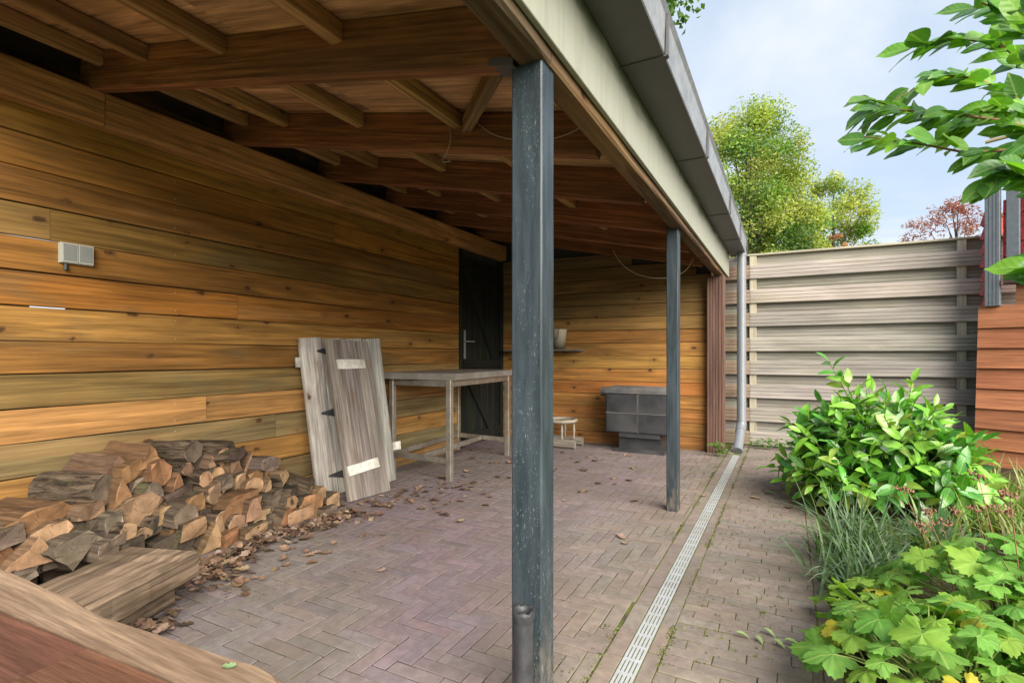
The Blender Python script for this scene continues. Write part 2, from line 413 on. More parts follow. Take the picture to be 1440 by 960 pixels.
M_black = simple('near_black_channel', (.012, .012, .012), .6, .2)  # near-black colour of the channel box beneath the grating
M_steel = simple('dull_steel_frame', (.36, .33, .28), .38, .5, .6, .25, 14, .1, (.20, .16, .11), .6)
M_toptable = simple('dusty_table_sheet', (.30, .28, .25), .6, .35, .2, .25, 10, .1, (.17, .15, .12), .6)
M_stove = simple('matt_black_stove_enamel', (.030, .031, .034), .5, .4, 0, .35, 9, .15, (.09, .09, .09), .6)
M_stovetop = simple('dusty_stove_top', (.095, .095, .095), .6, .35, 0, .3, 9, .1, (.20, .18, .15), .6)
M_iron = simple('black_iron', (.055, .056, .06), .5, .4, .3, .3, 20, .3)
M_cream = simple('cream_enamel', (.55, .53, .42), .45, .4, 0, .1, 8, 0, (.30, .24, .15), .4)
M_box = simple('ivory_plastic', (.42, .42, .37), .45, .4, 0, .05, 8)
M_boxlid = simple('grey_plastic_lid', (.22, .23, .215), .5, .4, 0, .08, 20, .1)
M_whitewood = simple('flaked_white_paint', (.60, .58, .52), .7, .25, 0, .25, 30, .3, (.22, .19, .15), .8)
M_green = wood('dark_green_door_wood', base=(.014, .017, .015), knots=False, rough=.6, stain=(.022, .034, .014), stain_amt=.5, sapw=False)
M_rope = simple('pale_cable', (.42, .37, .28), .7, .2)
M_shedgrey = simple('blue_grey_frame_paint', (.125, .142, .158), .5, .4, 0, .12, 25, .1)
M_red = simple('red_paint', (.42, .035, .04), .5, .4, 0, .15, 10, 0, (.28, .05, .05), .4)
M_redpale = simple('faded_red_paint', (.50, .10, .09), .6, .3, 0, .3, 30, .2)
M_roofing = simple('roofing_felt', (.05, .05, .05), .9, .1)
M_stool = simple('aged_stool_paint', (.29, .26, .21), .65, .3, 0, .25, 18, .2, (.24, .19, .13), .6)
def mat_glass():
    m = NT('window_glass'); m.done((.9, .95, .95), .03, .5); m.p.inputs['Transmission Weight'].default_value = 1; m.p.inputs['IOR'].default_value = 1.1; return m.mat
M_glass = mat_glass()

def jit(c, a, rng=R):
    k = 1 + rng.uniform(-a, a); return tuple(max(0, x * k * (1 + rng.uniform(-a, a) * .35)) for x in c)

# ------------------------------------------------------------------ ground
gm = MB(); gm.add([(-200, -200, -.045), (200, -200, -.045), (200, 200, -.045), (-200, 200, -.045)], [(0, 1, 2, 3)])
tag(gm.build('ground', M_ground), kind='structure')
gm = MB(); gm.add([(-3.25, -.9, -.0024), (.18, -.9, -.0024), (.18, 6.5, -.0024), (-3.25, 6.5, -.0024)], [(0, 1, 2, 3)])
tag(gm.build('paving_bed', M_joint), kind='structure')
# planting bed, gently lumpy
gm = MB(); nx, ny = 26, 60; vs = []
for j in range(ny + 1):
    for i in range(nx + 1):
        x = .157 + 2.62 * i / nx; y = -.9 + 7.4 * j / ny
        edge = min(1, i / 3)
        vs.append((x, y, -.008 + edge * (.03 + .035 * mnoise.noise(Vector((x * 3, y * 3, 0)))) ))
gm.add(vs, [(j * (nx + 1) + i, j * (nx + 1) + i + 1, (j + 1) * (nx + 1) + i + 1, (j + 1) * (nx + 1) + i) for j in range(ny) for i in range(nx)], smooth=True)
tag(gm.build('planting_bed', M_soil), kind='structure')

# ------------------------------------------------------------------ brick paving
BL, BW, BG = .190, .0575, .0046
terrace = empty('terrace_paving', (-1.8, 2.5, 0), kind='structure')
path = empty('garden_path', (-.1, 3, 0), kind='structure')
bmeshes = [bevbox_mesh('brick', BL - BG, BW - BG, .03, .0012, M_brick, .0010) for _ in range(6)]
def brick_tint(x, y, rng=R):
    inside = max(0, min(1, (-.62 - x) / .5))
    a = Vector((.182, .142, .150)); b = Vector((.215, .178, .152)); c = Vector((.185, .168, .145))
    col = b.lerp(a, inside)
    n = mnoise.noise(Vector((x * .9, y * .9, 3)))
    col = col.lerp(c, max(0, min(.7, .25 + n * 1.4)))
    k = rng.uniform(.88, 1.1)
    col = Vector((col.x * k * rng.uniform(.96, 1.07), col.y * k, col.z * k * rng.uniform(.94, 1.06)))
    return tuple(col)
spots = []
X1, Y0, Y1 = -.545, -.8, 5.95
p = BW
# 90 degree herringbone of 3.3:1 bricks on a grid of brick widths: period 2L
n3 = BL / BW
def clip(cx, cy, ang):
    hx, hy = (BL / 2, BW / 2) if ang == 0 else (BW / 2, BL / 2)
    x0, x1, y0, y1 = cx - hx, cx + hx, cy - hy, cy + hy
    x1 = min(x1, X1); y0 = max(y0, Y0); y1 = min(y1, Y1); x0 = max(x0, -3.2)
    if x1 - x0 < .02 or y1 - y0 < .02: return None
    return ((x0 + x1) / 2, (y0 + y1) / 2, x1 - x0, y1 - y0)
for i in range(-80, 160):
    for j in range(-30, 60):
        # staircase row i steps by brick width diagonally; rows repeat each 2L along X
        ox = -3.2 + i * p + j * 2 * 0 ; oy = Y0 - 2 + i * p
        hx = ox + j * (BL + 0) * 1.0; hy = oy - j * BL
        a = clip(hx + BL / 2, hy + BW / 2, 0)
        if a: spots.append((*a, 0))
        b = clip(hx + BL + 0 - BW / 2 + BW - BW + BW * 0 + BW * .5 - BW * .5, hy + BW + BL / 2, 1) if False else None
spots = []
def herring():
    out = []
    # unit cell vectors for L-shaped herringbone: (w, w) along the stair and (L+? ) across
    w_, L_ = BW, BL
    for i in range(-140, 220):
        for j in range(-40, 60):
            ox = -3.2 + i * w_ + j * L_
            oy = -.8 + i * w_ - j * L_
            out.append((ox + L_ / 2, oy + w_ / 2, 0))           # lying along X
            out.append((ox + L_ + w_ / 2 - 0, oy + w_ - L_ / 2, 1) if False else (ox + w_ / 2, oy + w_ + L_ / 2, 1))
    return out
for (cx, cy, a) in herring():
    if -3.45 < cx < X1 + .1 and Y0 - .1 < cy < Y1 + .1:
        q = clip(cx, cy, a)
        if q: spots.append((*q, a))
def in_view(x, y):
    q = proj((x, y, 0)); return q[2] > 0 and -20 < q[0] < 1460 and q[1] < 985
vis = sorted([s for s in spots if in_view(s[0], s[1])], key=lambda s: proj((s[0], s[1], 0))[2])
def under_cover(s):                                              # hidden by the near table, sleepers or log pile
    q = proj((s[0], s[1], 0)); return s[0] < -2.5 and s[1] < 2.35 or (q[0] < 400 and q[1] > 800 + q[0] * .38) or (s[0] < -2.0 and s[1] < 1.25)
near = [s for s in vis if not under_cover(s)][:300]; nearset = set(near)
far_mb = MB()
def brick_box(mb, s, tint, rng=R):
    cx, cy, sx, sy = s[:4]; hx, hy = sx / 2 - BG / 2, sy / 2 - BG / 2; z = rng.uniform(-.0006, .0012); b = .0012
    vs = [(cx - hx, cy - hy, -.012), (cx + hx, cy - hy, -.012), (cx + hx, cy + hy, -.012), (cx - hx, cy + hy, -.012)]
    tz = [rng.uniform(-.001, .001) for _ in range(4)]
    vs += [(cx - hx, cy - hy, z - b), (cx + hx, cy - hy, z - b), (cx + hx, cy + hy, z - b), (cx - hx, cy + hy, z - b)]
    vs += [(cx - hx + b, cy - hy + b, z + tz[0]), (cx + hx - b, cy - hy + b, z + tz[1]), (cx + hx - b, cy + hy - b, z + tz[2]), (cx - hx + b, cy + hy - b, z + tz[3])]
    fs = [(8, 9, 10, 11)]
    for k in range(4): fs += [(k, (k + 1) % 4, 4 + (k + 1) % 4, 4 + k), (4 + k, 4 + (k + 1) % 4, 8 + (k + 1) % 4, 8 + k)]
    mb.add(vs, fs, 0, tint)
def place_brick(s, parent):
    cx, cy, sx, sy = s[:4]; ang = s[4]
    M = Matrix.Translation((cx, cy, -.015 + R.uniform(-.0006, .0014))) @ Euler((R.uniform(-.008, .008), R.uniform(-.004, .004), (math.pi / 2 if ang else 0) + R.uniform(-.01, .01))).to_matrix().to_4x4()
    L, W = (sx, sy) if not ang else (sy, sx)
    M = M @ Matrix.Diagonal((L / BL, W / BW, 1, 1))
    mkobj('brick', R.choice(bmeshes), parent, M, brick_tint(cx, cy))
for s in near: place_brick(s, terrace)
for s in spots:
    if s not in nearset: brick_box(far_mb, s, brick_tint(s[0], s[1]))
o = far_mb.build('brick_field', M_brick_a, terrace, tint=True); tag(o, kind='stuff')
# border rows along the drain, and the path in running bond
pth = []
DX0, DX1 = -.480, -.418
y = .55
while y < 6.2:
    pth.append(((DX0 - .0325), y + BL / 2, .061, BL, 1)); pth.append(((DX1 + .026), y + .07 + BL / 2, .050, BL, 1)); y += BL + .001
row = 0; y = 1.0; PX0, PX1 = -.366, .098
while y < 6.25:
    off = [0, .5, .25, .7][row % 4] * BL + R.uniform(-.012, .012); x = PX0 - off
    while x < PX1 - .01:
        a, b = max(x, PX0), min(x + BL, PX1)
        if b - a > .006: pth.append(((a + b) / 2, y, b - a, BW, 0))
        x += BL
    y += BW + .0005; row += 1
y = 1.0
while y < 6.2: pth.append((.1265, y + BL / 2, .055, BL, 1)); y += BL + .001
pv = sorted(pth, key=lambda s: proj((s[0], s[1], 0))[2]); pv = [s for s in pv if in_view(s[0], s[1])]
for s in pv[:300]: place_brick(s, path)
rest = MB(); keep = set(pv[:300])
for s in pth:
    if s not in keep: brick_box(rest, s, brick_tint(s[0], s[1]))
tag(rest.build('brick_field', M_brick_a, path, tint=True), kind='stuff')

# moss and weeds in the joints by the drain
mm = MB()
for k in range(3000):
    yy = 1.2 + 5 * R.random() ** 1.3
    xx = R.choice([DX0 - .064, DX1 + .052, DX1 + .052, R.uniform(PX0, PX1), R.uniform(PX0, PX1), R.uniform(-.75, -.55)])
    if PX0 < xx < PX1 and R.random() < .8: yy = 1.0 + (BW + .0005) * (round((yy - 1.0) / (BW + .0005)) + .5)
    if mnoise.noise(Vector((xx * 2.5, yy * 2.1, 9))) < -.05: continue
    xx += R.gauss(0, .004)
    for q in range(3):
        a = R.uniform(0, 6.28); h = R.uniform(.002, .008); wd = R.uniform(.003, .009)
        c0 = Vector((xx + R.gauss(0, .006), yy + R.gauss(0, .012), -.002)); dv = Vector((math.cos(a), math.sin(a), 0)) * wd
        g = R.uniform(.6, 1.3); mm.add([c0 - dv, c0 + dv, c0 + dv * .3 + Vector((R.gauss(0, .004), R.gauss(0, .004), h))], [(0, 1, 2)], 0, (.13 * g, .15 * g, .03 * g))
tag(mm.build('moss', M_grass, None, tint=True), 'green moss and tiny weeds in the brick joints by the drain', 'moss', kind='stuff')

# ------------------------------------------------------------------ slotted drain
drain = empty('slot_drain', ((DX0 + DX1) / 2, 3.3, 0), 'narrow slotted steel drain grating running along the brick paving', 'drain')
cb = MB(); cb.box((DX0, .55, -.05), (DX1, 5.5, -.022)); cb.build('channel', M_black, drain)
PIT = .084; y = .6
def grate_mesh(L):
    m = MB(); hw = (DX1 - DX0) / 2 - .001; sl = .0045
    cs = [-.0195, -.0065, .0065, .0195]
    zt, zb = .001, -.018
    xs = [-hw] + [v for c_ in cs for v in (c_ - sl / 2, c_ + sl / 2)] + [hw]
    n = int(round(L / PIT))
    for i in range(0, len(xs), 2):                     # long bars
        m.box((xs[i], 0, zb), (xs[i + 1], L, zt))
    for k in range(n + 1):                             # cross webs between the bars
        y0 = max(0, k * PIT - .006); y1 = min(L, k * PIT + .006)
        for i in range(1, len(xs) - 1, 2): m.box((xs[i], y0, zb), (xs[i + 1], y1, zt))
    return m.mesh('grating', M_galv)
gme = grate_mesh(PIT * 12 - .002)
while y < 5.4:
    mkobj('grating', gme, drain, Matrix.Translation(((DX0 + DX1) / 2, y, 0))); y += PIT * 12

# ------------------------------------------------------------------ the lean-to shelter
XW = -3.09                                              # inner face of the long wall
SL = .213
def rb(X): return 1.808 + SL * (-.69 - X)               # underside of the rafters
def zp(X): return rb(X) + .178                          # underside of the roof boarding
shelter = empty('lean_to_shelter', (-1.9, 2.9, 0), 'open timber lean-to shelter with plank walls, sloping roof and blue-grey posts', 'shelter')
wall_l = empty('plank_wall', (XW, 2, 0), parent=shelter)
lines = [2.33, 2.171, 2.016, 1.858, 1.694, 1.540, 1.385, 1.224, 1.063, .912, .754, .596, .438, .280, .122, -.02]
cols = [(.32, .165, .038), (.37, .19, .04), (.34, .16, .033), (.29, .138, .032), (.27, .148, .038), (.29, .132, .03), (.35, .148, .028), (.33, .17, .042), (.28, .127, .032), (.22, .135, .046), (.35, .18, .06), (.20, .145, .062), (.33, .165, .05), (.18, .135, .062), (.30, .165, .058)]
for i in range(15):
    zt, zb = lines[i], lines[i + 1]
    slit = i in (3, 4, 6)
    g = .0022
    y0, y1 = .45, 4.62
    joint = [None, None, 2.9, None, 1.15, None, 2.1, None, 3.4, .95, 1.9, 2.38, None, 3.1, None][i]
    segs = [(y0, y1)] if joint is None else [(y0, joint - .001), (joint + .001, y1)]
    for (a, b) in segs:
        x = XW - .009 + R.uniform(-.002, .002)
        top, bot = zt - g, zb + g
        if slit and a < 1.0: bot += .0016; 
        timber('plank', (x, a, (top + bot) / 2), (x, b, (top + bot) / 2), .018, top - bot, M_wall, wall_l, color=jit(cols[i], .1), cham=.0035, seg=12, warp=.0016, rough=.0006)
    # rebate strip behind each joint, left out where daylight shows through
    if i < 14:
        rng_ = [(.45, 4.64)]
        if i == 4: rng_ = [(.45, .6), (1.7, 4.64)]
        if i == 6: rng_ = [(.45, 1.08), (1.22, 4.64)]
        for (a, b) in rng_:
            timber('rebate_strip', (XW - .026, a, zb), (XW - .026, b, zb), .014, .03, M_beam, wall_l, color=(.05, .035, .02), seg=1)
# pairs of pale nail heads
nm = MB()
for yy in (1.72, 3.1):
    for i in range(1, 13):
        for zz_ in (lines[i] - .03, lines[i + 1] + .03):
            nm.lathe((0, 0, 0), [], 3) if False else nm.box((XW - .001, yy - .002, zz_ - .002), (XW + .001, yy + .002, zz_ + .002))
tag(nm.build('nail_heads', M_galv, wall_l), kind='stuff')
# ledger along the top of the wall, in two lengths with a scarf joint
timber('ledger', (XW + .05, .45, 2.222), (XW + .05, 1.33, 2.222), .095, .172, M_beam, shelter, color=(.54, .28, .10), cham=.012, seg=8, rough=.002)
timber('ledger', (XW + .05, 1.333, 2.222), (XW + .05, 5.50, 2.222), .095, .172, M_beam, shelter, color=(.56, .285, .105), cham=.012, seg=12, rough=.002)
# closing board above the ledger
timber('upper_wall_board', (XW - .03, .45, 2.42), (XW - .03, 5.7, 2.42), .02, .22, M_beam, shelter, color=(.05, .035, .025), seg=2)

# back wall
ba, bb = Vector((-3.12, 5.60, 0)), Vector((-.70, 5.745, 0)); bdir = (bb - ba).normalized(); bn = Vector((bdir.y, -bdir.x, 0))
wall_b = empty('plank_wall', ((ba + bb) / 2), parent=shelter)
z = -.01; k = 0
bcols = [(.36, .165, .05), (.38, .18, .05), (.35, .155, .045), (.42, .20, .055), (.36, .145, .04), (.39, .18, .045), (.43, .225, .06), (.38, .19, .055), (.31, .14, .04), (.28, .155, .05), (.26, .15, .05), (.24, .145, .052), (.22, .135, .05), (.20, .13, .05), (.18, .12, .05)]  # upper planks darker: the shade under the roof is put into their colour
while z < 2.10:
    h = .143; top = min(z + h, 2.155)
    c = (z + top) / 2
    off = bn * (-.008 + R.uniform(-.002, .002))
    e1 = bb if top < rb(-.75) + .12 else ba.lerp(bb, max(.2, min(1, ((-.69 - (top - 1.808 - .15) / SL) - ba.x) / (bb.x - ba.x))))
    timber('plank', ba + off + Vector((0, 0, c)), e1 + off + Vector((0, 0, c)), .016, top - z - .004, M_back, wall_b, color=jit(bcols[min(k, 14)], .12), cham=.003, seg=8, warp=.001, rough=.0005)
    z += h; k += 1
bk = MB(); q = [ba - bn * .03, bb - bn * .03]
bk.add([q[0], q[1], q[1] + Vector((0, 0, zp(-.7) - .01)), q[0] + Vector((0, 0, zp(-3.12) - .01)), *[v - bn * .01 for v in (q[0], q[1], q[1] + Vector((0, 0, zp(-.7) - .01)), q[0] + Vector((0, 0, zp(-3.12) - .01)))]],
       [(0, 1, 2, 3), (7, 6, 5, 4), (0, 4, 5, 1), (1, 5, 6, 2), (2, 6, 7, 3), (3, 7, 4, 0)])
bk.build('backing_sheet', M_roofing, wall_b)
# broad reddish corner post, ribbed
timber('corner_post', (-.645, 5.70, 0), (-.645, 5.70, 1.805), .13, .165, M_clad, shelter, up=(1, 0, 0), color=(.135, .078, .060), cham=.004, seg=6, groove=5)

# dark door in the long wall
door = empty('door', (XW, 5.1, 0), parent=shelter); tag(door, 'dark green plank door in the shaded back corner')
yy = 4.70
for k in range(6):
    timber('door_board', (XW - .03, yy + .068, .02), (XW - .03, yy + .068, 2.06), .025, .133, M_green, door, up=(0, 1, 0), seg=4, cham=.004); yy += .136
for a, b in (((4.74, 1.95), (5.36, .98)), ((4.74, .83), (5.36, .06))):
    timber('brace', (XW - .006, a[0], a[1]), (XW - .006, b[0], b[1]), .022, .09, M_green, door, up=(0, 0, 1), seg=2)
for zz_ in (.1, .9, 1.92): timber('ledge', (XW - .006, 4.71, zz_), (XW - .006, 5.52, zz_), .021, .09, M_green, door, seg=2)
for yy in (4.66, 5.555): timber('door_frame', (XW - .02, yy, 0), (XW - .02, yy, 2.13), .06, .06, M_green, door, up=(0, 1, 0), seg=2)
hd = MB(); hd.box((XW + .004, 4.705, .96), (XW + .010, 4.742, 1.27)); hp = hd.build('handle_plate', M_gutterface, door)
hd = MB(); hd.tube([(XW + .01, 4.722, 1.145), (XW + .055, 4.722, 1.145), (XW + .058, 4.75, 1.146), (XW + .058, 4.84, 1.148)], .0085, 8); hd.build('handle', M_gutterface, hp)
kb = MB(); kb.box((XW - .062, 4.60, 0), (XW - .052, 5.72, 2.36)); kb.build('backing_sheet', M_roofing, door)

# roof: boarding, rafters, noggings
roof = empty('roof', (-1.9, 2.9, 2.2), parent=shelter)
ys = [.4, .6, 1.285 + .74, 1.285 + 2 * .74 + .0, 1.285 + 4 * .74, 6.1]
px_edges = [-3.12, -1.86, -.575]
for i in range(5):
    for j in range(2):
        y0, y1 = ys[i] + .001, ys[i + 1] - .001; xa, xb = px_edges[j] + .001, px_edges[j + 1] - .001
        timber('plywood_panel', (xa, (y0 + y1) / 2, zp(xa) + .007), (xb, (y0 + y1) / 2, zp(xb) + .007), y1 - y0, .012, M_ply, roof, color=jit((.70, .42, .21), .1), seg=2, cham=.001)
timber('roofing_slab', (-3.16, 3.25, zp(-3.16) + .075), (-.572, 3.25, zp(-.572) + .075), 5.72, .11, M_roofing, roof, seg=1)
RY = [1.27 + .74 * k for k in range(-1, 6)]
rcol = (.29, .125, .055)
for y in RY:
    wd = .062
    timber('rafter', (XW - .005, y + wd / 2, rb(XW) + .088), (-.668, y + wd / 2, rb(-.668) + .088), wd, .172, M_rafter, roof, color=jit(rcol, .14), cham=.003, seg=6, rough=.0008)
for k in range(len(RY)):
    ya = RY[k] + .063; yb = (RY[k + 1] - .001) if k + 1 < len(RY) else 5.55
    for X in (-2.86, -2.50, -1.945, -1.325):
        X += R.uniform(-.012, .012)
        zt = zp(X) - .003; h = .068
        timber('nogging', (X - .022, ya, zt - h / 2), (X - .022, yb, zt - h / 2), .046, h, M_beam, roof, color=jit((.48, .29, .12), .15), cham=.003, seg=3, rough=.0008)
    if k == 1: timber('diagonal_nogging', (-.70, ya + .0, zp(-.70) - .062), (-1.30, yb, zp(-1.30) - .062), .042, .066, M_beam, roof, color=(.27, .17, .085), seg=2)
# front beam
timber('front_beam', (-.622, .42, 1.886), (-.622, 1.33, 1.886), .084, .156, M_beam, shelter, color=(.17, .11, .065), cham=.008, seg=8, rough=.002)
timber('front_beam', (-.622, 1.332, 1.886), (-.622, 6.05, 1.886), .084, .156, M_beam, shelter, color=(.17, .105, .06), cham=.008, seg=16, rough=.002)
# fascia
timber('fascia', (-.568, .40, 2.005), (-.568, 6.12, 2.005), .018, .32, M_fascia, shelter, cham=.002, seg=10, warp=.001)
# joist hanger at the near post
hb = MB(); Mh = Matrix.Translation((-.70, 1.301, rb(-.70))) @ Matrix.Rotation(math.atan(SL), 4, 'Y'); hb.box((-.035, -.034, -.0025), (.03, .034, -.0003), 0, Mh); hb.box((-.05, -.0345, -.0025), (.03, -.0325, .018), 0, Mh); hb.box((-.05, .0325, -.0025), (.03, .0345, .018), 0, Mh); hb.build('joist_hanger', M_gutter, shelter)
# posts
for (yy, nm_) in ((1.29, 'blue-grey post with flaking paint, nearest the camera'), (3.41, 'slimmer looking blue-grey post farther along')):
    wdt = .094 if yy < 2 else .072
    po = timber('post', (-.686 + wdt / 2, yy + .042, -.012), (-.686 + wdt / 2, yy + .042, 1.807), wdt, .084, M_post if yy < 2 else M_post2, shelter, up=(0, 1, 0), cham=.004, seg=10, rough=.0006)
    po['label'] = nm_
# broken pipe stub strapped to the near post
pm = MB(); pm.lathe((-.6325, 1.2605, -.01), [(.0265, 0), (.0265, .285), (.027, .292), (.0295, .30), (.0305, .308), (.030, .316), (.0275, .321), (.0235, .319), (.021, .30), (.021, .1), (0, .1)], 22)
for i_, v_ in enumerate(pm.v):
    if v_[2] > .27: pm.v[i_] = (v_[0] + R.uniform(-.0015, .0015), v_[1] + R.uniform(-.0015, .0015), v_[2] + R.uniform(-.006, .006))
pm.build('pipe_stub', M_iron, shelter)
# gutter in lengths, with joint straps
gut = empty('gutter', (-.47, 2.9, 2.1), parent=shelter)
GZ = 2.095
gy = [.38, .75, 1.95, 3.05, 4.35, 5.35, 6.22]
for a, b in zip(gy[:-1], gy[1:]):
    m = MB(); t = .004; xi, xo = -.556, -.398; top = GZ + .175
    a += .002; b -= .002
    m.box((xi, a, GZ), (xo, b, GZ + t), 0)                       # floor
    m.box((xi, a, GZ + t), (xi + t, b, top), 0)                  # back
    vs = [(xo - .012, a, GZ + t * .9), (xo, a, GZ + .012), (xo + .006, a, top - .03), (xo + .018, a, top - .012), (xo + .010, a, top), (xo - .004, a, top - .008), (xo - .006, a, GZ + .012)]
    vs2 = [(x_, b, z_) for (x_, _, z_) in vs]; n = len(vs)
    m.add(vs + vs2, [(k, (k + 1) % n, n + (k + 1) % n, n + k) for k in range(n)] + [tuple(reversed(range(n))), tuple(range(n, 2 * n))], 1)
    m.build('gutter_length', [M_gutter, M_gutterface], gut)
for y in gy[1:]:
    m = MB(); m.box((-.559, y - .014, GZ - .004), (-.388, y + .014, GZ - .0005)); m.box((-.391, y - .014, GZ - .0005), (-.384, y + .014, GZ + .15)); m.build('joint_strap', M_gutter, gut)
m = MB(); m.box((-.556, 6.221, GZ - .001), (-.384, 6.226, GZ + .172)); m.build('end_cap', M_gutter, gut)
# downpipe with elbow
m = MB(); PXc, PYc = -.435, 6.10
m.tube([(PXc, PYc, GZ + .02), (PXc, PYc, .30), (PXc, PYc - .012, .255), (PXc - .004, PYc - .04, .215), (PXc - .012, PYc - .34, .02)], .047, 20)
dp = m.build('downpipe', M_pvc, shelter)
m = MB(); m.tube([(PXc, PYc, .30), (PXc, PYc, .27), (PXc, PYc - .010, .25), (PXc - .004, PYc - .034, .215), (PXc - .006, PYc - .085, .185)], .051, 20); m.build('elbow', M_pvc, dp)
m = MB(); m.tube([(PXc, PYc, GZ - .03), (PXc, PYc, GZ + .0)], .051, 20); m.build('collar', M_pvc, dp)

# ------------------------------------------------------------------ cables under the roof
def cable(pts, r, label):
    P = [Vector(p) for p in pts]; out = []
    for i in range(len(P) - 1):
        p0, p1, p2, p3 = P[max(i - 1, 0)], P[i], P[i + 1], P[min(i + 2, len(P) - 1)]
        for k in range(5):
            t = k / 5; out.append(.5 * ((2 * p1) + (p2 - p0) * t + (2 * p0 - 5 * p1 + 4 * p2 - p3) * t * t + (3 * p1 - p0 - 3 * p2 + p3) * t ** 3))
    out.append(P[-1]); m = MB(); m.tube(out, r, 6); tag(m.build('cable', M_rope), label, 'cable')
cable([at_y(632, 178, 2.005), at_y(634, 195, 1.99), at_y(628, 215, 1.985), at_y(622, 227, 1.98), at_y(633, 227, 1.97)], .0022, 'short loose end of pale cable dangling from the second rafter')
cable([at_y(668, 170, 2.005), at_y(690, 187, 2.0), at_y(720, 196, 1.995), at_y(770, 196, 1.995), at_y(800, 188, 2.0), at_y(818, 178, 2.005)], .0022, 'pale cable sagging behind the top of the near post')
cable([at_y(862, 352, 4.93), at_y(875, 372, 4.93), at_y(900, 387, 4.93), at_y(935, 391, 4.93), at_y(962, 382, 4.93), at_y(975, 364, 4.93)], .004, 'pale cable sagging in a long loop behind the far post')

# ------------------------------------------------------------------ socket box on the long wall
sb = empty('socket_box', (XW, 1.245, 1.49), 'pale double electrical socket box fixed to the long plank wall', 'socket')
m = MB(); m.box((XW + .001, 1.18, 1.443), (XW + .028, 1.312, 1.54)); m.build('housing', M_box, sb)
for k in range(2):
    y0 = 1.184 + k * .065
    m = MB(); m.box((XW + .0285, y0 + .005, 1.455), (XW + .036, y0 + .055, 1.532)); m.build('lid', M_boxlid, sb)
    for (a, b, c, d_) in ((0, .061, 1.447, 1.454), (0, .061, 1.533, 1.539), (0, .0045, 1.454, 1.533), (.0555, .061, 1.454, 1.533)):
        m = MB(); m.box((XW + .0285, y0 + a, c), (XW + .034, y0 + b, d_)); m.build('lid_rim', M_box, sb)
m = MB(); m.tube([(XW + .014, 1.205, 1.443), (XW + .014, 1.205, 1.41)], .009, 10); m.build('cable_gland', M_iron, sb)

# ------------------------------------------------------------------ shelf and bucket on the back wall
def bpt(X, out=0): t = (X - ba.x) / (bb.x - ba.x); return ba.lerp(bb, t) + bn * out
sh = empty('wall_shelf', bpt(-2.55, .09) + Vector((0, 0, 1.05)), 'thin dark shelf board fixed to the back wall behind the near post', 'shelf')
timber('shelf_board', bpt(-3.0, .1) + Vector((0, 0, 1.055)), bpt(-2.06, .1) + Vector((0, 0, 1.055)), .18, .022, M_grey, sh, color=(.16, .14, .12))
for X in (-2.85, -2.28): timber('bracket', bpt(X, .005) + Vector((0, 0, 1.03)), bpt(X, .12) + Vector((0, 0, 1.03)), .02, .028, M_beam, sh, color=(.18, .11, .06), seg=1)
bc = bpt(-2.33, .1); bc.z = 1.0665
bu = empty('bucket', bc, 'small cream metal bucket with wire handle standing on the wall shelf', 'bucket')
m = MB(); m.lathe(bc, [(0, .004), (.062, .004), (.064, 0), (.088, .215), (.091, .22), (.092, .226), (.088, .227), (.085, .22), (.06, .012), (0, .012)], 24); m.build('bucket_body', M_cream, bu)
m = MB(); hp = []
for k in range(13):
    a = math.pi * k / 12; hp.append(bc + Vector((-.093 * math.cos(a) * .3, -.093 - .004, .2 - .11 * math.sin(a))) if False else bc + Vector((.03 * math.cos(a), -.088 - .012 * math.sin(a), .235 - .13 * math.sin(a))))
m.tube(hp, .003, 6); m.build('handle', M_iron, bu)

# ------------------------------------------------------------------ stove
st = empty('stove', (-1.35, 5.45, 0), 'black cast stove with tiled front on a pedestal by the back wall', 'stove')
m = MB(); m.box((-1.69, 5.30, .195), (-1.02, 5.60, .60)); m.build('stove_body', M_stove, st)
m = MB()
vs = [(-1.70, 5.285, .603), (-1.01, 5.285, .603), (-1.01, 5.62, .603), (-1.70, 5.62, .603), (-1.70, 5.285, .635), (-1.01, 5.285, .635), (-1.01, 5.62, .635), (-1.70, 5.62, .635), (-1.66, 5.34, .668), (-1.05, 5.34, .668), (-1.05, 5.60, .668), (-1.66, 5.60, .668)]
m.add(vs, [(3, 2, 1, 0)] + [(k, (k + 1) % 4, 4 + (k + 1) % 4, 4 + k) for k in range(4)] + [(4 + k, 4 + (k + 1) % 4, 8 + (k + 1) % 4, 8 + k) for k in range(4)] + [(8, 9, 10, 11)]); m.build('stove_top', M_stovetop, st)
for i in range(2):
    for j in range(2):
        x0 = -1.682 + i * .331; z0 = .203 + j * .198
        o = mkobj('front_tile', bevbox_mesh('front_tile', .32, .014, .187, .004, M_stove), st, Matrix.Translation((x0 + .1625, 5.295, z0 + .094)))
for (a, b, c, d_) in ((-1.353, -1.343, .20, .595), (-1.685, -1.03, .394, .404)):
    m = MB(); m.box((a, 5.2885, c), (b, 5.2995, d_)); m.build('grout_bar', M_stovetop, st)
m = MB(); m.box((-1.56, 5.34, .03), (-1.12, 5.58, .1945)); m.build('pedestal', M_stove, st)
m = MB(); m.box((-1.55, 5.305, .15), (-1.13, 5.3395, .1945)); m.build('ash_lip', M_stove, st)
m = MB(); m.box((-1.60, 5.27, 0.001), (-1.08, 5.60, .03)); m.build('base_plate', M_stove, st)
m = MB(); m.tube([(-1.69, 5.50, .60), (-1.80, 5.50, .60)], .05, 18); m.build('flue_stub', M_stovetop, st)

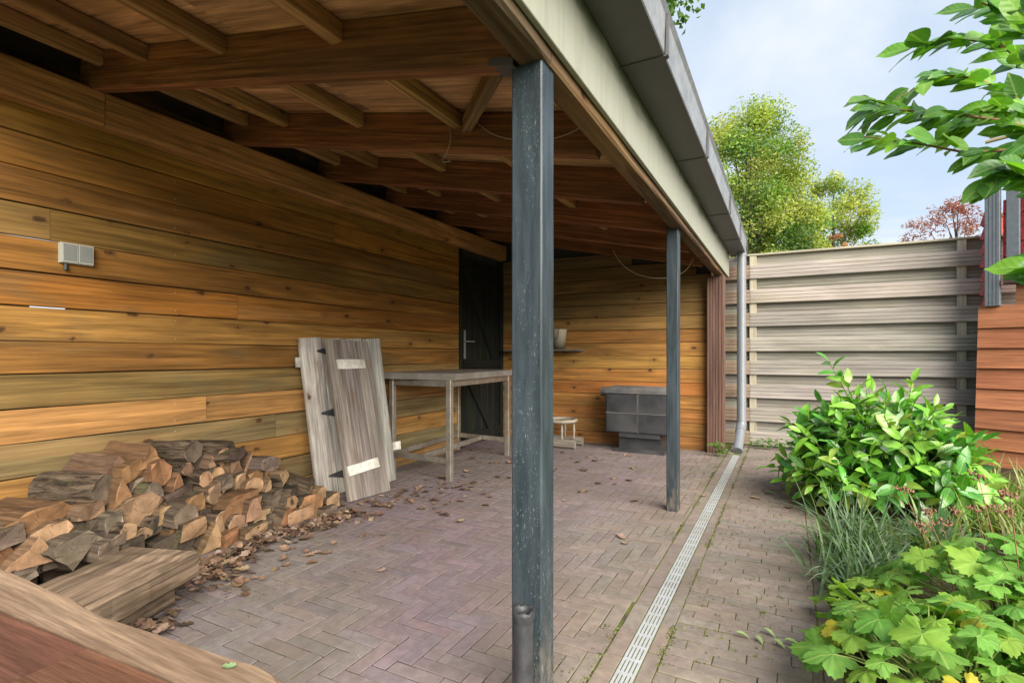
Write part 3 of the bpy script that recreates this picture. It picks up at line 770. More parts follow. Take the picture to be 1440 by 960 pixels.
# ------------------------------------------------------------------ old round stool with turned spindles
so = empty('stool_frame', (-2.2, 5.3, 0), 'old wooden stool frame with ring rail and turned spindles beside the stove', 'stool')
sc = Vector((-2.20, 5.30, 0)); m = MB(); pts = [sc + Vector((.165 * math.cos(a), .165 * math.sin(a), .285)) for a in [2 * math.pi * k / 28 for k in range(29)]]
m.tube(pts, .020, 10, cap=False); m.build('ring_rail', M_stool, so)
for a in (-2.6, -1.15, .1, 1.6):
    q = sc + Vector((.155 * math.cos(a) * .95, .155 * math.sin(a) * .85, 0))
    m = MB(); m.lathe((q.x, q.y, .09), [(.009, 0), (.012, .03), (.008, .045), (.014, .07), (.016, .095), (.010, .12), (.012, .135), (.008, .15), (.009, .178)], 12); m.build('spindle', M_stool, so)
for dyy in (-.12, .12):
    timber('runner', (sc.x - .24, sc.y + dyy, .05), (sc.x + .21, sc.y + dyy, .05), .07, .092, M_grey, so, color=(.25, .22, .18), cham=.02)
for dxx in (-.12, .1): timber('crossbar', (sc.x + dxx, sc.y - .085, .06), (sc.x + dxx, sc.y + .085, .06), .05, .04, M_grey, so, color=(.34, .3, .25))

# ------------------------------------------------------------------ steel work table by the wall
wt = empty('work_table', (-2.72, 4.0, 0), 'steel framed work table with dusty grey top beside the long wall', 'table')
A = Vector((-2.375, 3.42, 0)); B = Vector((-2.47, 4.56, 0)); Wv = Vector((-.62, .04, 0)); TL = (A, B, B + Wv, A + Wv)
for q in TL: timber('leg', q + Vector((0, 0, 0)), q + Vector((0, 0, .80)), .045, .045, M_steel, wt, up=(0, 1, 0), cham=.003, seg=2)
dirL = (B - A).normalized(); dirW = Wv.normalized()
def rail(a, b, z_, name='rail', h=.045, t_=.03):
    d_ = (b - a).normalized(); timber(name, a + d_ * .0235 + Vector((0, 0, z_)), b - d_ * .0235 + Vector((0, 0, z_)), t_, h, M_steel, wt, seg=2)
rail(A, B, .772, h=.055); rail(A + Wv, B + Wv, .772, h=.055); rail(A, A + Wv, .772, h=.055); rail(B, B + Wv, .772, h=.055)
rail(A, A + Wv, .155, 'stretcher'); rail(B, B + Wv, .155, 'stretcher')
mid1, mid2 = A + Wv * .5, B + Wv * .5
rail(mid1, mid2, .155, 'stretcher')
rail(A + Wv, B + Wv, .155, 'stretcher')
cen = (A + B) / 2 + Wv / 2
m = MB(); Mx = Matrix.Translation(cen + Vector((0, 0, .83))) @ frame(dirL, (0, 0, 1))
L2, W2 = (B - A).length / 2 + .05, Wv.length / 2 + .05
m.box((-L2, -W2, -.03), (L2, W2, .022)); m.build('table_top', M_toptable, wt, Mx)
m = MB(); m.box((-L2 - .002, -W2 - .002, -.012), (L2 + .002, W2 + .002, .0225)); 
# ------------------------------------------------------------------ two old plank shutters leaning on the wall
def shutter(label, b0, b1, t0, t1, thick, nb, col, bars, hinges, tabs=()):
    b0, b1, t0, t1 = map(Vector, (b0, b1, t0, t1))
    th = empty('plank_shutter', (b0 + b1) / 2, label, 'shutter', 'shutters leaning on the wall')
    ux = (b1 - b0).normalized(); upv = (t0 - b0); H = upv.length; upv.normalize(); nn = ux.cross(upv).normalized()
    if nn.x < 0: nn = -nn
    W_ = (b1 - b0).length
    for k in range(nb):
        c_ = b0 + ux * (W_ * (k + .5) / nb); dh = R.uniform(-.006, .006)
        timber('board', c_, c_ + upv * (H + dh), thick, W_ / nb - .003, M_grey, th, up=ux, color=jit(col, .08), cham=.003, seg=6, rough=.001)
    for (u0, u1, v, hh, tilt) in bars:
        p0 = b0 + ux * u0 + upv * v + nn * (thick / 2 + .007); p1 = b0 + ux * u1 + upv * (v + tilt) + nn * (thick / 2 + .007)
        timber('white_batten', p0, p1, .013, hh, M_whitewood, th, up=upv, cham=.002, seg=4, rough=.001)
    for (u0, v, L_) in hinges:
        m = MB(); c_ = b0 + ux * u0 + upv * v + nn * (thick / 2 + .004)
        vs = [c_ - upv * .006, c_ + ux * L_ - upv * .03, c_ + ux * L_ + upv * .03, c_ + upv * .006]; m.add(vs + [q + nn * .004 for q in vs], [(4, 5, 6, 7), (0, 1, 5, 4), (1, 2, 6, 5), (2, 3, 7, 6), (3, 0, 4, 7)]); m.build('strap_hinge', M_iron, th)
    for (u0, u1, v, hh) in tabs:
        p0 = b0 + ux * u0 + upv * v - nn * .0; p1 = b0 + ux * u1 + upv * v
        timber('batten_end', p0, p1, .02, hh, M_whitewood, th, up=upv, cham=.002, seg=2)
    return th
shutter('wide pale grey plank shutter with iron strap hinges, behind the narrower one', (-2.92, 2.575, .005), (-2.755, 3.22, .005), (-3.055, 2.53, 1.125), (-2.89, 3.175, 1.125), .03, 4, (.40, .385, .34),
        [], [(.10, .13, .12), (.10, .58, .10), (.12, 1.03, .09)], [(-.035, -.002, .95, .07), (.668, .745, .27, .065)])
shutter('narrow weathered plank shutter with two white battens, leaning in front', (-2.625, 2.585, .005), (-2.585, 2.955, .005), (-2.885, 2.62, 1.105), (-2.845, 2.99, 1.105), .028, 3, (.27, .235, .205),
        [(.02, .29, .20, .07, .02), (.06, .30, .95, .07, .0)], [])

# ------------------------------------------------------------------ two stacked old sleepers
sl_ax = Vector((-.33, .944, 0)).normalized()
for k, (lab, z_, e, ln, wd, col) in enumerate((('cracked old timber sleeper lying on the ground beneath another one', .053, Vector((-2.16, 1.20, 0)), 1.0, .30, (.20, .14, .095)),
                                        ('mossy old timber sleeper resting on top of another one', .163, Vector((-2.08, 1.25, 0)), 1.05, .33, (.29, .205, .14)))):
    sw = Vector((-sl_ax.y, sl_ax.x, 0)); c_ = e + sw * wd / 2
    o = timber('timber_sleeper', c_ + Vector((0, 0, z_)) , c_ - sl_ax * ln + Vector((0, 0, z_)), wd, .104, M_sleeper, None, color=col, cham=.012, seg=22, rough=.004, warp=.002)
    tag(o, lab, 'timber', 'stacked timber sleepers')

# ------------------------------------------------------------------ firewood
def log_mesh(kind, wd, ht, L, rng):
    """cross-section in local YZ (centred), axis along local X from 0 back to -L. 0 bark, 1 split, 2 sawn end"""
    a, b = wd / 2, ht / 2; P = []; F = []
    def arc(a0, a1, n):
        return [(a * math.cos(a0 + (a1 - a0) * i / n), b * math.sin(a0 + (a1 - a0) * i / n)) for i in range(n + 1)]
    if kind == 'R': P = arc(0, 2 * math.pi, 14)[:-1]; F = [0] * 14
    elif kind == 'H': P = arc(0, math.pi, 8); P = [(y, z * 1.8 - b * .9) for y, z in P]; F = [0] * 8 + [1]
    elif kind == 'W': P = [(-a, -b * .9), (a * .95, -b), (a * .75, b * .15), (a * .1, b)]; F = [1, 0, 0, 1]
    elif kind == 'V': P = [(-a, b * .5), (-a * .2, -b), (a, b * .2), (a * .55, b), (-a * .3, b)]; F = [0, 0, 1, 1, 1]
    elif kind == 'T': P = [(-a * .9, -b), (a, -b * .8), (a * .2, b)]; F = [0, 1, 1]
    elif kind == 'S': P = [(-a, -b), (a, -b * .8), (a * .95, b), (-a * .9, b * .75)]; F = rng.choice([[0, 1, 1, 1], [1, 0, 1, 1], [0, 1, 1, 0], [1, 1, 0, 0], [1, 1, 0, 1]])
    else: P = [(-a, -b * .5), (-a * .2, -b), (a * .9, -b * .7), (a, b * .5), (a * .2, b), (-a * .8, b * .7)]; F = [0, 0, 0, 1, 1, 1]
    P = [(y * rng.uniform(.93, 1.06), z * rng.uniform(.93, 1.06)) for y, z in P]
    if kind != 'R':                                      # split faces are uneven: break the straight edges up
        P2, F2 = [], []
        for i in range(len(P)):
            (y0, z0), (y1, z1) = P[i], P[(i + 1) % len(P)]; ln = math.hypot(y1 - y0, z1 - z0); k = 3 if ln > .05 else 2
            if kind == 'H' and F[i] == 0: k = 1
            for q in range(k):
                t = q / k; o_ = rng.uniform(-.03, .03) * ln if q else 0
                P2.append((y0 + (y1 - y0) * t - (z1 - z0) / max(ln, 1e-4) * o_, z0 + (z1 - z0) * t + (y1 - y0) / max(ln, 1e-4) * o_)); F2.append(F[i])
        P, F = P2, F2
    n = len(P); seg = 5; vs = []
    tp = rng.uniform(.88, 1.1); bend = rng.uniform(-.012, .012)
    for i in range(seg + 1):
        u = i / seg; k = 1 + (tp - 1) * u
        for y, z in P:
            j = .0045 if 0 < i < seg else .0015
            vs.append((-L * u + (rng.uniform(-.008, .008) if i in (0, seg) else 0), y * k + bend * math.sin(u * 3.1) + rng.uniform(-j, j), z * k + rng.uniform(-j, j)))
    m = MB()
    for i in range(seg):
        for q in range(n):
            m.add([vs[i * n + q], vs[i * n + (q + 1) % n], vs[(i + 1) * n + (q + 1) % n], vs[(i + 1) * n + q]], [(0, 3, 2, 1)], F[q], smooth=False)
    m.add(vs[:n], [tuple(range(n))], 2); m.add(vs[-n:], [tuple(reversed(range(n)))], 2)
    return m.mesh('firewood_log', [M_bark, M_split, M_end])
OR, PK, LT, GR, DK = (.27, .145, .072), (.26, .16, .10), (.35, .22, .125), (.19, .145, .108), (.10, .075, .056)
# end position in the 480x400 window at (0,560) magnified 2.4, size there, section, end colour, length factor, yaw, label
LOGS = [
 (140,425,190,95,'V',OR,1.4,-.15,'big flat split log with broad bark-free top, leftmost on the pile'),
 (185,465,100,75,'V',LT,1,.1,None),(108,522,150,85,'T',LT,1,0,'pale triangular log end low at the left of the pile'),(20,535,62,70,'H',OR,1,0,None),(125,568,150,48,'S',DK,1,0,None),(258,520,140,100,'V',GR,.8,.15,'broad grey slab end just behind the sleepers'),
 (275,442,95,75,'S',DK,1,0,None),(312,378,88,52,'X',PK,1,0,None),(385,425,50,70,'S',GR,1,0,None),(432,450,52,52,'R',LT,1,0,None),(480,460,64,40,'R',LT,1,0,None),
 (408,328,72,92,'T',OR,1,.1,'upright orange wedge log end beside the thick bark log'),(350,308,80,92,'R',GR,1.7,-.25,'thick round log with dark bark, upper left of the pile'),(392,226,88,50,'T',PK,1.9,-.2,'flat half log lying along the top left of the pile'),
 (508,195,68,62,'T',OR,1.6,-.25,'wedge shaped orange log on top of the pile'),(450,246,72,52,'S',OR,1,0,None),(655,178,64,66,'R',GR,1.7,-.35,'dark barked log with grey sawn end on top of the pile'),(637,238,40,40,'R',PK,1.2,-.2,None),
 (540,255,70,82,'X',OR,1,.1,None),(598,290,58,66,'T',OR,1,0,None),(472,300,62,60,'S',GR,1,0,None),(517,312,64,56,'H',GR,1,0,None),(605,335,88,56,'S',DK,1,0,None),(697,272,42,46,'R',LT,1.4,0,None),
 (735,262,42,52,'R',LT,1,0,None),(757,200,46,58,'R',LT,1.2,0,'pale oval log end high in the middle of the pile'),(788,222,68,80,'T',PK,1,.1,None),(714,212,30,38,'T',PK,1,0,None),(672,215,70,58,'S',DK,1,-.1,None),
 (470,385,142,98,'V',PK,1,.15,'broad brownish wedge end in the middle of the pile'),(572,390,72,56,'S',LT,1,0,None),(626,400,80,70,'X',GR,1,0,None),(660,362,62,66,'S',OR,1,0,None),(730,320,66,62,'X',PK,1,0,None),(692,356,60,28,'S',PK,1,0,None),
 (752,412,66,64,'H',LT,1.3,-.1,None),(655,440,76,56,'S',LT,1,0,None),(804,442,66,76,'R',PK,1,.1,'round pinkish log end low in the front row'),(722,475,72,82,'T',LT,1,.1,None),(772,462,52,36,'S',LT,1,0,None),(780,492,62,42,'S',OR,1,0,None),
 (812,282,46,48,'S',LT,1.3,-.1,None),(856,302,66,60,'X',LT,1,0,None),(838,226,42,80,'T',PK,1,0,None),(818,362,108,82,'S',OR,1.1,.1,'squarish orange split block in the front of the pile'),(860,372,46,70,'S',PK,1,0,None),
 (905,312,54,70,'T',LT,1.1,-.1,None),(960,270,38,52,'V',LT,1,0,None),(868,262,60,40,'S',OR,1,0,None),(915,262,44,40,'S',OR,1,0,None),(915,222,86,44,'X',GR,1.5,-.3,'gnarled dark log lying across the top right of the pile'),
 (985,356,66,52,'H',LT,1.1,0,None),(1050,372,80,72,'R',OR,.8,.2,'round rough sawn log end at the right foot of the pile'),(890,398,58,40,'S',LT,1.1,.2,None),(935,345,50,60,'S',GR,1,0,None),(972,404,60,62,'H',OR,1,.1,None),(1010,432,104,44,'S',LT,.8,.2,None),
 (1046,318,64,62,'S',LT,1.9,-.75,'long split log sloping down the right end of the pile'),(1000,320,70,50,'S',DK,1.2,-.4,None),(1125,366,46,46,'S',LT,.6,.2,'small square block at the far right of the pile'),(1115,400,58,22,'S',GR,.6,.2,None),(1085,332,52,58,'X',LT,.9,0,None),
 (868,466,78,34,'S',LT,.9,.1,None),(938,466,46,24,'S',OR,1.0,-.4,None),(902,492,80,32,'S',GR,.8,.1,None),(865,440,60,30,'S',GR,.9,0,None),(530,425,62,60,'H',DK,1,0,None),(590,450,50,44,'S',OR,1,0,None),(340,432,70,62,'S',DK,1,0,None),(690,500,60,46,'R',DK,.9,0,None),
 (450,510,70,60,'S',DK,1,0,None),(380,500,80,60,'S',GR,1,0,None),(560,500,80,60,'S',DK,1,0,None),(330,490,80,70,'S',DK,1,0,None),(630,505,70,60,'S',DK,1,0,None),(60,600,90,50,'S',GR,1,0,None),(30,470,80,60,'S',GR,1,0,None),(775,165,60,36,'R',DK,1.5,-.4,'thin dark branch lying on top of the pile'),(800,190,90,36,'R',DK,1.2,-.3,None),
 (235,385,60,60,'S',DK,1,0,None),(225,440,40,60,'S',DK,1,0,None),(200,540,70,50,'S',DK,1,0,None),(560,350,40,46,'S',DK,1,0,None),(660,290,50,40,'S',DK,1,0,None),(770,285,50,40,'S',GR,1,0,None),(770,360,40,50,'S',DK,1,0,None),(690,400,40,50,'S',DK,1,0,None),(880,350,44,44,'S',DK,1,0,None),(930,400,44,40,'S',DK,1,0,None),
]
def pile_x(z): return -2.56 - .32 * max(0, z) / .55          # how the face of the pile leans back
lr = random.Random(3); UNL = {}
for (ex, ey, ew, eh, kd, colr, lf, yw, lab) in LOGS:
    px, py = ex / 2.4, 560 + ey / 2.4
    X = -2.6
    for _ in range(8):
        q = at_x(px, py, X); X = pile_x(q.z) + (0 if colr is not DK or lf > 1.1 else -.04)
    X += lr.uniform(-.035, .03)
    q = at_x(px, py, X); d = proj(q)[2]; s_ = d / 730 / 2.4
    wd, ht = ew * s_ * 1.24, eh * s_ * 1.18
    room = (q.x - XW - .012); yw = .24 - yw * .6
    L = min(.30 * lf, room / max(.45, math.cos(yw)) * .96)
    me = log_mesh(kd, wd, ht, L, lr)
    zc = max(q.z, ht / 2 * .95 + .002)
    ax = Vector((math.cos(yw), math.sin(yw) + lr.uniform(-.14, .14), lr.uniform(-.06, .03) - (.35 if yw > .62 else 0)))
    M = frame(ax, (lr.uniform(-.08, .08), lr.uniform(-.15, .15), 1)); M.translation = (q.x, q.y, zc)
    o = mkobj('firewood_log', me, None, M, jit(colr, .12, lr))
    tag(o, lab, 'log', 'logs stacked against the long plank wall')
    if not lab:
        look = {OR: 'orange-brown', PK: 'pinkish', LT: 'pale', GR: 'grey', DK: 'dark'}[colr] + ' ' + {'R': 'round', 'H': 'half-round', 'W': 'wedge-shaped', 'V': 'wedge-shaped', 'T': 'triangular', 'S': 'four-sided', 'X': 'many-sided'}[kd]
        row_ = 'bottom' if zc < .13 else 'lower' if zc < .24 else 'middle' if zc < .36 else 'top'
        UNL.setdefault((look, row_), []).append((px, o))
ORD = ['first', 'second', 'third', 'fourth', 'fifth', 'sixth', 'seventh', 'eighth', 'ninth', 'tenth', 'eleventh', 'twelfth']
for (look, row_), lst in UNL.items():
    lst.sort(key=lambda t: t[0])
    for i_, (px, o) in enumerate(lst):
        o['label'] = f'{look} log end in the {row_} rows of the pile' if len(lst) == 1 else f'{look} log end in the {row_} rows, {ORD[i_]} of its kind from left'
# the hidden core of the pile: rows of logs lying against the wall
for (yy, zz_, rr) in [(y_, z_, .052) for z_ in (.055, .16, .265) for y_ in [ .75 + .108 * k for k in range(int((16 - z_ * 12)))]]:
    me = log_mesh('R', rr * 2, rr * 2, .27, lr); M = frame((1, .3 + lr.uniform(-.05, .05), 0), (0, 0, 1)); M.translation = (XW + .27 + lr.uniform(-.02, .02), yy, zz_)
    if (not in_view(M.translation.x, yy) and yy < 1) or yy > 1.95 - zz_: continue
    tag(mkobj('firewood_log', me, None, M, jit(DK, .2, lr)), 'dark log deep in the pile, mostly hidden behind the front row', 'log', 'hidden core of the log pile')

# ------------------------------------------------------------------ dead leaves
def dead_leaf_mesh(rng, L=.055):
    m = MB(); n = 6; lob = [.16, .34, .22, .42, .26, .30, .05]; vs = []
    curl = rng.uniform(-.5, .9); tw = rng.uniform(-.6, .6); fold = rng.uniform(.1, .5)
    for i in range(n + 1):
        u = i / n; x = L * u; z = curl * L * .35 * math.sin(u * 3.1) ; wv = lob[i] * L
        a = tw * (u - .5)
        vs += [(x, wv * math.cos(a), z + wv * fold + wv * math.sin(a)), (x, 0, z), (x, -wv * math.cos(a), z + wv * fold - wv * math.sin(a))]
    fs = []
    for i in range(n):
        b = i * 3; fs += [(b, b + 1, b + 4, b + 3), (b + 1, b + 2, b + 5, b + 4)]
    mn = min(v[2] for v in vs); vs = [(v[0] - L / 2, v[1], v[2] - mn) for v in vs]
    return vs, fs
dr = random.Random(11); dl = []
for k in range(8):
    vs, fs = dead_leaf_mesh(dr); m = MB(); m.add(vs, fs, 0, smooth=True); dl.append((m.mesh('dead_leaf', M_dead), vs, fs))
dcols = [(.20, .125, .08), (.15, .09, .06), (.26, .175, .12), (.10, .065, .045), (.30, .215, .16)]
def scatter(cx, cy, sx, sy, n, label, group):
    for _ in range(n):
        x, y = dr.gauss(cx, sx), dr.gauss(cy, sy)
        if x < XW + .05 or y > 5.5: continue
        me = dr.choice(dl)[0]; s_ = dr.uniform(.5, 1.3)
        M = Matrix.Translation((x, y, .003)) @ Euler((dr.uniform(-.15, .15), dr.uniform(-.15, .15), dr.uniform(0, 6.28))).to_matrix().to_4x4() @ Matrix.Scale(s_, 4)
        tag(mkobj('dead_leaf', me, None, M, jit(dr.choice(dcols), .15, dr)), label, 'leaf', group)
scatter(-2.25, 3.05, .22, .33, 60, 'dry brown leaf on the bricks between the shutters and the work table', 'leaves before the work table')
scatter(-2.42, 2.72, .09, .25, 30, 'dry brown leaf gathered at the foot of the leaning shutters', 'leaves at the shutters')
scatter(-2.35, 4.2, .3, .4, 26, 'dry brown leaf on the bricks under or beside the work table', 'leaves under the work table')
scatter(-1.75, 4.5, .45, .5, 34, 'dry brown leaf on the bricks in front of the stove', 'leaves before the stove')
scatter(-2.2, 1.75, .16, .28, 22, 'dry brown leaf on the bricks in front of the log pile', 'leaves before the log pile')
scatter(-1.5, 2.6, .4, .6, 8, 'single dry leaf on the open herringbone paving', 'stray leaves on the herringbone')
scatter(.0, 4.3, .1, .6, 8, 'dry brown leaf on the narrow path by the laurel', 'leaves on the path')
lm = MB()
for _ in range(620):
    t = dr.random(); y = 1.3 + 1.15 * t; x = -2.50 + abs(dr.gauss(0, .085)) + .03 * math.sin(t * 9); 
    if _ > 430: x, y = dr.gauss(-2.3, .10), dr.gauss(1.42, .09)
    if _ > 560: x, y = dr.gauss(-2.02, .05), dr.gauss(1.02, .06)
    _m, vs, fs = dr.choice(dl); s_ = dr.uniform(.45, 1.05)
    M = Matrix.Translation((x, y, dr.uniform(.002, .03))) @ Euler((dr.uniform(-.5, .5), dr.uniform(-.5, .5), dr.uniform(0, 6.28))).to_matrix().to_4x4() @ Matrix.Scale(s_, 4)
    lm.add([M @ Vector(v) for v in vs], fs, 0, jit(dr.choice(dcols), .2, dr), True)
tag(lm.build('leaf_litter', M_deadA, None, tint=True), 'drift of dry brown leaves and crumbs along the foot of the log pile', 'leaf litter', kind='stuff')
cm = MB()
for _ in range(1500):
    x, y = dr.choice([(dr.gauss(-2.3, .22), dr.gauss(1.5, .35)), (dr.gauss(-2.25, .3), dr.gauss(3.1, .45)), (dr.uniform(-2.9, -.6), dr.uniform(1.2, 5.4)), (dr.gauss(.12, .05), dr.uniform(3.2, 4.9))])
    s_ = dr.uniform(.002, .007); c0 = Vector((x, y, .001)); g = dr.uniform(.5, 1.3)
    vs = [c0 + Vector((dr.uniform(-s_, s_), dr.uniform(-s_, s_), 0)) for _q in range(3)] + [c0 + Vector((0, 0, s_ * .7))]
    cm.add(vs, [(0, 1, 3), (1, 2, 3), (2, 0, 3)], 0, (.10 * g, .07 * g, .045 * g))
tag(cm.build('wood_crumbs', M_deadA, None, tint=True), 'scattered dark crumbs of bark and soil on the bricks', 'crumbs', kind='stuff')

# ------------------------------------------------------------------ near table with a live edge
ft = empty('live_edge_table', (-1.0, .05, 0), 'live-edge wooden table with red-brown boards in the near left corner', 'table')
ZT = .62; edge = [(-1.62, .385), (-1.147, .398), (-1.058, .396), (-.985, .399), (-.934, .394), (-.876, .393), (-.794, .401), (-.704, .408), (-.622, .415), (-.565, .420), (-.535, .417), (-.512, .408), (-.496, .385), (-.49, .33)]
inner = lambda x: .335 + (x + .9) * .055
m = MB(); th_ = .045; top = []; n = len(edge)
outl = edge + [(-.50, inner(-.5) + .0015), (-1.62, inner(-1.62) + .0015)]
b = .006; N_ = len(outl)
cx_ = sum(p_[0] for p_ in outl) / N_; cy_ = sum(p_[1] for p_ in outl) / N_
def inset(p_): return (p_[0] + (-b if p_[0] > -.6 else 0), p_[1] - (b if p_[1] > inner(p_[0]) + .01 else 0))
vs = [(x, y, -th_) for x, y in outl] + [(x, y, -b) for x, y in outl] + [(*inset(q), 0) for q in outl]
fs = [tuple(reversed(range(N_))), tuple(range(2 * N_, 3 * N_))]
for k in range(N_):
    k2 = (k + 1) % N_; fs += [(k2, k, N_ + k, N_ + k2), (N_ + k2, N_ + k, 2 * N_ + k, 2 * N_ + k2)]
m.add([(x, y, z_) for x, y, z_ in vs], fs); 
fs = fs
o = m.build('live_edge_board', M_tabtop, ft, Matrix.Translation((0, 0, ZT)), (.38, .265, .175))
yb = 0
wdts = [.135, .15, .15]
for k, (wd, col) in enumerate(zip(wdts, ((.125, .055, .036), (.15, .068, .04), (.125, .052, .034)))):
    x0, x1 = -1.62, -.505
    ang = math.atan(.055); 
    yc0 = inner(x0) - yb - wd / 2; yc1 = inner(x1) - yb - wd / 2
    if k == 0:
        timber('table_board', (x0, yc0, ZT - .0225), (-.80, inner(-.80) - yb - wd / 2, ZT - .0225), wd - .003, .044, M_tabtop, ft, color=col, cham=.002, seg=4)
        timber('table_board', (-.799, inner(-.799) - yb - wd / 2, ZT - .0225), (x1, yc1, ZT - .0225), wd - .003, .044, M_tabtop, ft, color=(.165, .076, .044), cham=.002, seg=4)
    else: timber('table_board', (x0, yc0, ZT - .0225), (x1, yc1, ZT - .0225), wd - .003, .044, M_tabtop, ft, color=col, cham=.002, seg=4)
    yb += wd
for (x, y) in ((-1.5, .30), (-.62, .30), (-1.5, -.05), (-.62, -.05)): timber('leg', (x, y, 0), (x, y, ZT - .046), .07, .07, M_tabtop, ft, up=(0, 1, 0), color=(.30, .13, .06), seg=2)
_lv = at_z(362, 937, ZT + .001)
vs, fs = dead_leaf_mesh(dr, .016); m = MB(); m.add(vs, fs, 0, smooth=True)
tag(m.build('leaf_scrap', M_dead, None, Matrix.Translation((-.60, .397, ZT + .001)) @ Matrix.Rotation(.6, 4, 'Z'), (.20, .30, .14)), 'small scrap of green leaf lying on the live-edge table', 'leaf')

# ------------------------------------------------------------------ plank fence at the back
fa, fb = Vector((-.80, 6.33, 0)), Vector((1.95, 6.38, 0)); fd = (fb - fa).normalized(); fn = Vector((fd.y, -fd.x, 0))
fence = empty('board_fence', (fa + fb) / 2, 'weathered grey plank fence with staggered horizontal boards behind the path', 'fence')
def fpt(x, out, z_): t = (x - fa.x) / (fb.x - fa.x); q = fa.lerp(fb, t) + fn * out; q.z = z_; return q
FB = [1.839, 1.570, 1.314, 1.040, .785, .527, .270, .012]
for x in (-.70, -.335, 1.465): timber('post', fpt(x, 0, 0), fpt(x, 0, 2.09), .045, .07, M_fence, fence, up=(1, 0, 0), color=(.40, .36, .27), cham=.003, seg=4)
for i, z0 in enumerate(FB):
    h = .148
    for (xa, xb) in ((-.80, -.365), (-.362, 1.95)):
        c_ = jit((.36, .325, .29), .08) if xa > -.5 else jit((.30, .22, .16), .1)
        timber('board', fpt(xa, .033, z0 + h / 2), fpt(xb, .033, z0 + h / 2), .019, h, M_fence, fence, color=c_, cham=.004, seg=8, groove=3, warp=.001)
        zb = z0 + .131; hb_ = .148
        if i == 0: zb = z0 + h - .03; hb_ = .255 - h + .03 + .005
        timber('board', fpt(xa, -.033, zb + hb_ / 2), fpt(xb, -.033, zb + hb_ / 2), .019, hb_, M_fence, fence, color=jit((.31, .285, .245), .08), cham=.004, seg=8, groove=3 if i else 0, warp=.001)
timber('rail_cap', fpt(-.5, .0, 2.105), fpt(1.95, .0, 2.105), .055, .022, M_fence, fence, color=(.36, .33, .25), seg=6)

# ------------------------------------------------------------------ garden shed at the right
s0 = Vector((1.56, 6.06, 0)); se = Vector((.902, -.432, 0)).normalized(); sn = Vector((se.y, -se.x, 0))          # sn points to the camera side
if sn.y > 0: sn = -sn
shed = empty('garden_shed', s0 + se * .7, 'garden shed with orange-brown lap boards, blue-grey window frame and red siding', 'shed')
def spt(t, out, z_): q = s0 + se * t + sn * out; q.z = z_; return q
m = MB(); vs = [spt(.02, -.03, 0), spt(1.6, -.03, 0), spt(1.6, -1.0, 0), spt(.02, -1.0, 0)]; vs += [v + Vector((0, 0, 1.40)) for v in vs]
m.add(vs, [(0, 3, 2, 1), (4, 5, 6, 7), (0, 1, 5, 4), (1, 2, 6, 5), (2, 3, 7, 6), (3, 0, 4, 7)]); m.build('shed_core', M_roofing, shed)
hb_ = .178
for k in range(8):
    z0 = .0 + k * hb_
    a, b = spt(-.045 - .004 * (7 - k), .012, z0 + hb_ / 2), spt(1.6, .012, z0 + hb_ / 2)
    timber('lap_board', a, b, .022, hb_ + .022, M_clad, shed, up=(sn.x * .14, sn.y * .14, 1) if False else (-sn.x * .13, -sn.y * .13, 1), color=jit((.39, .155, .075), .14), cham=.003, seg=5)
timber('lap_board', spt(.20, .0, 1.52), spt(1.6, .0, 1.52), .022, .18, M_clad, shed, color=(.34, .15, .08), seg=4)
timber('corner_frame', spt(.055, .03, 1.43), spt(.055, .03, 2.62), .06, .10, M_shedgrey, shed, up=tuple(se), cham=.003, seg=3, groove=3)
for k in range(7):
    z0 = 1.42 + k * .125
    timber('red_lap_end', spt(-.012, -.03, z0 + .06), spt(-.012, -.8, z0 + .06), .03, .145, M_redpale, shed, up=(-se.x * .28 * -1, -se.y * .28 * -1, 1), seg=1)
win = empty('window', spt(.5, 0, 1.65), parent=shed)
timber('window_stile', spt(.185, .02, 1.665), spt(.185, .02, 2.47), .05, .085, M_shedgrey, win, up=tuple(se), seg=2, cham=.004)
timber('window_stile', spt(1.1, .02, 1.665), spt(1.1, .02, 2.47), .05, .085, M_shedgrey, win, up=tuple(se), seg=2, cham=.004)
timber('window_rail', spt(.10, .022, 2.515), spt(1.2, .022, 2.515), .055, .085, M_shedgrey, win, seg=2, cham=.004)
timber('window_sill', spt(.13, .035, 1.635), spt(1.2, .035, 1.635), .09, .05, M_sleeper, win, color=(.14, .09, .08), seg=2)
m = MB(); vs = [spt(.23, .014, 1.67), spt(1.05, .014, 1.67), spt(1.05, .014, 2.47), spt(.23, .014, 2.47)]; m.add(vs + [v - sn * .004 for v in vs], [(0, 1, 2, 3), (7, 6, 5, 4), (0, 4, 5, 1), (1, 5, 6, 2), (2, 6, 7, 3), (3, 7, 4, 0)]); m.build('window_pane', M_glass, win)
for k in range(6):
    z0 = 1.62 + k * .125
    timber('red_board', spt(.10, -.10, z0 + .062), spt(1.4, -.10, z0 + .062), .02, .128, M_red, shed, up=(sn.x * .1 * -1, sn.y * .1 * -1, 1), seg=1)
# slatted roof edge above, carried on a post out to the right
for k in range(8):
    t0 = .02 + k * .018; timber('roof_slat', spt(t0, .10 - .045 * k, 2.86 + .05 * k), spt(1.6, .10 - .045 * k, 2.90 + .055 * k), .035, .022, M_fence, shed, color=jit((.52, .42, .22), .1), seg=2)
timber('roof_post', spt(1.45, -.06, 1.40), spt(1.45, -.06, 3.3), .08, .08, M_shedgrey, shed, up=tuple(se), seg=1)

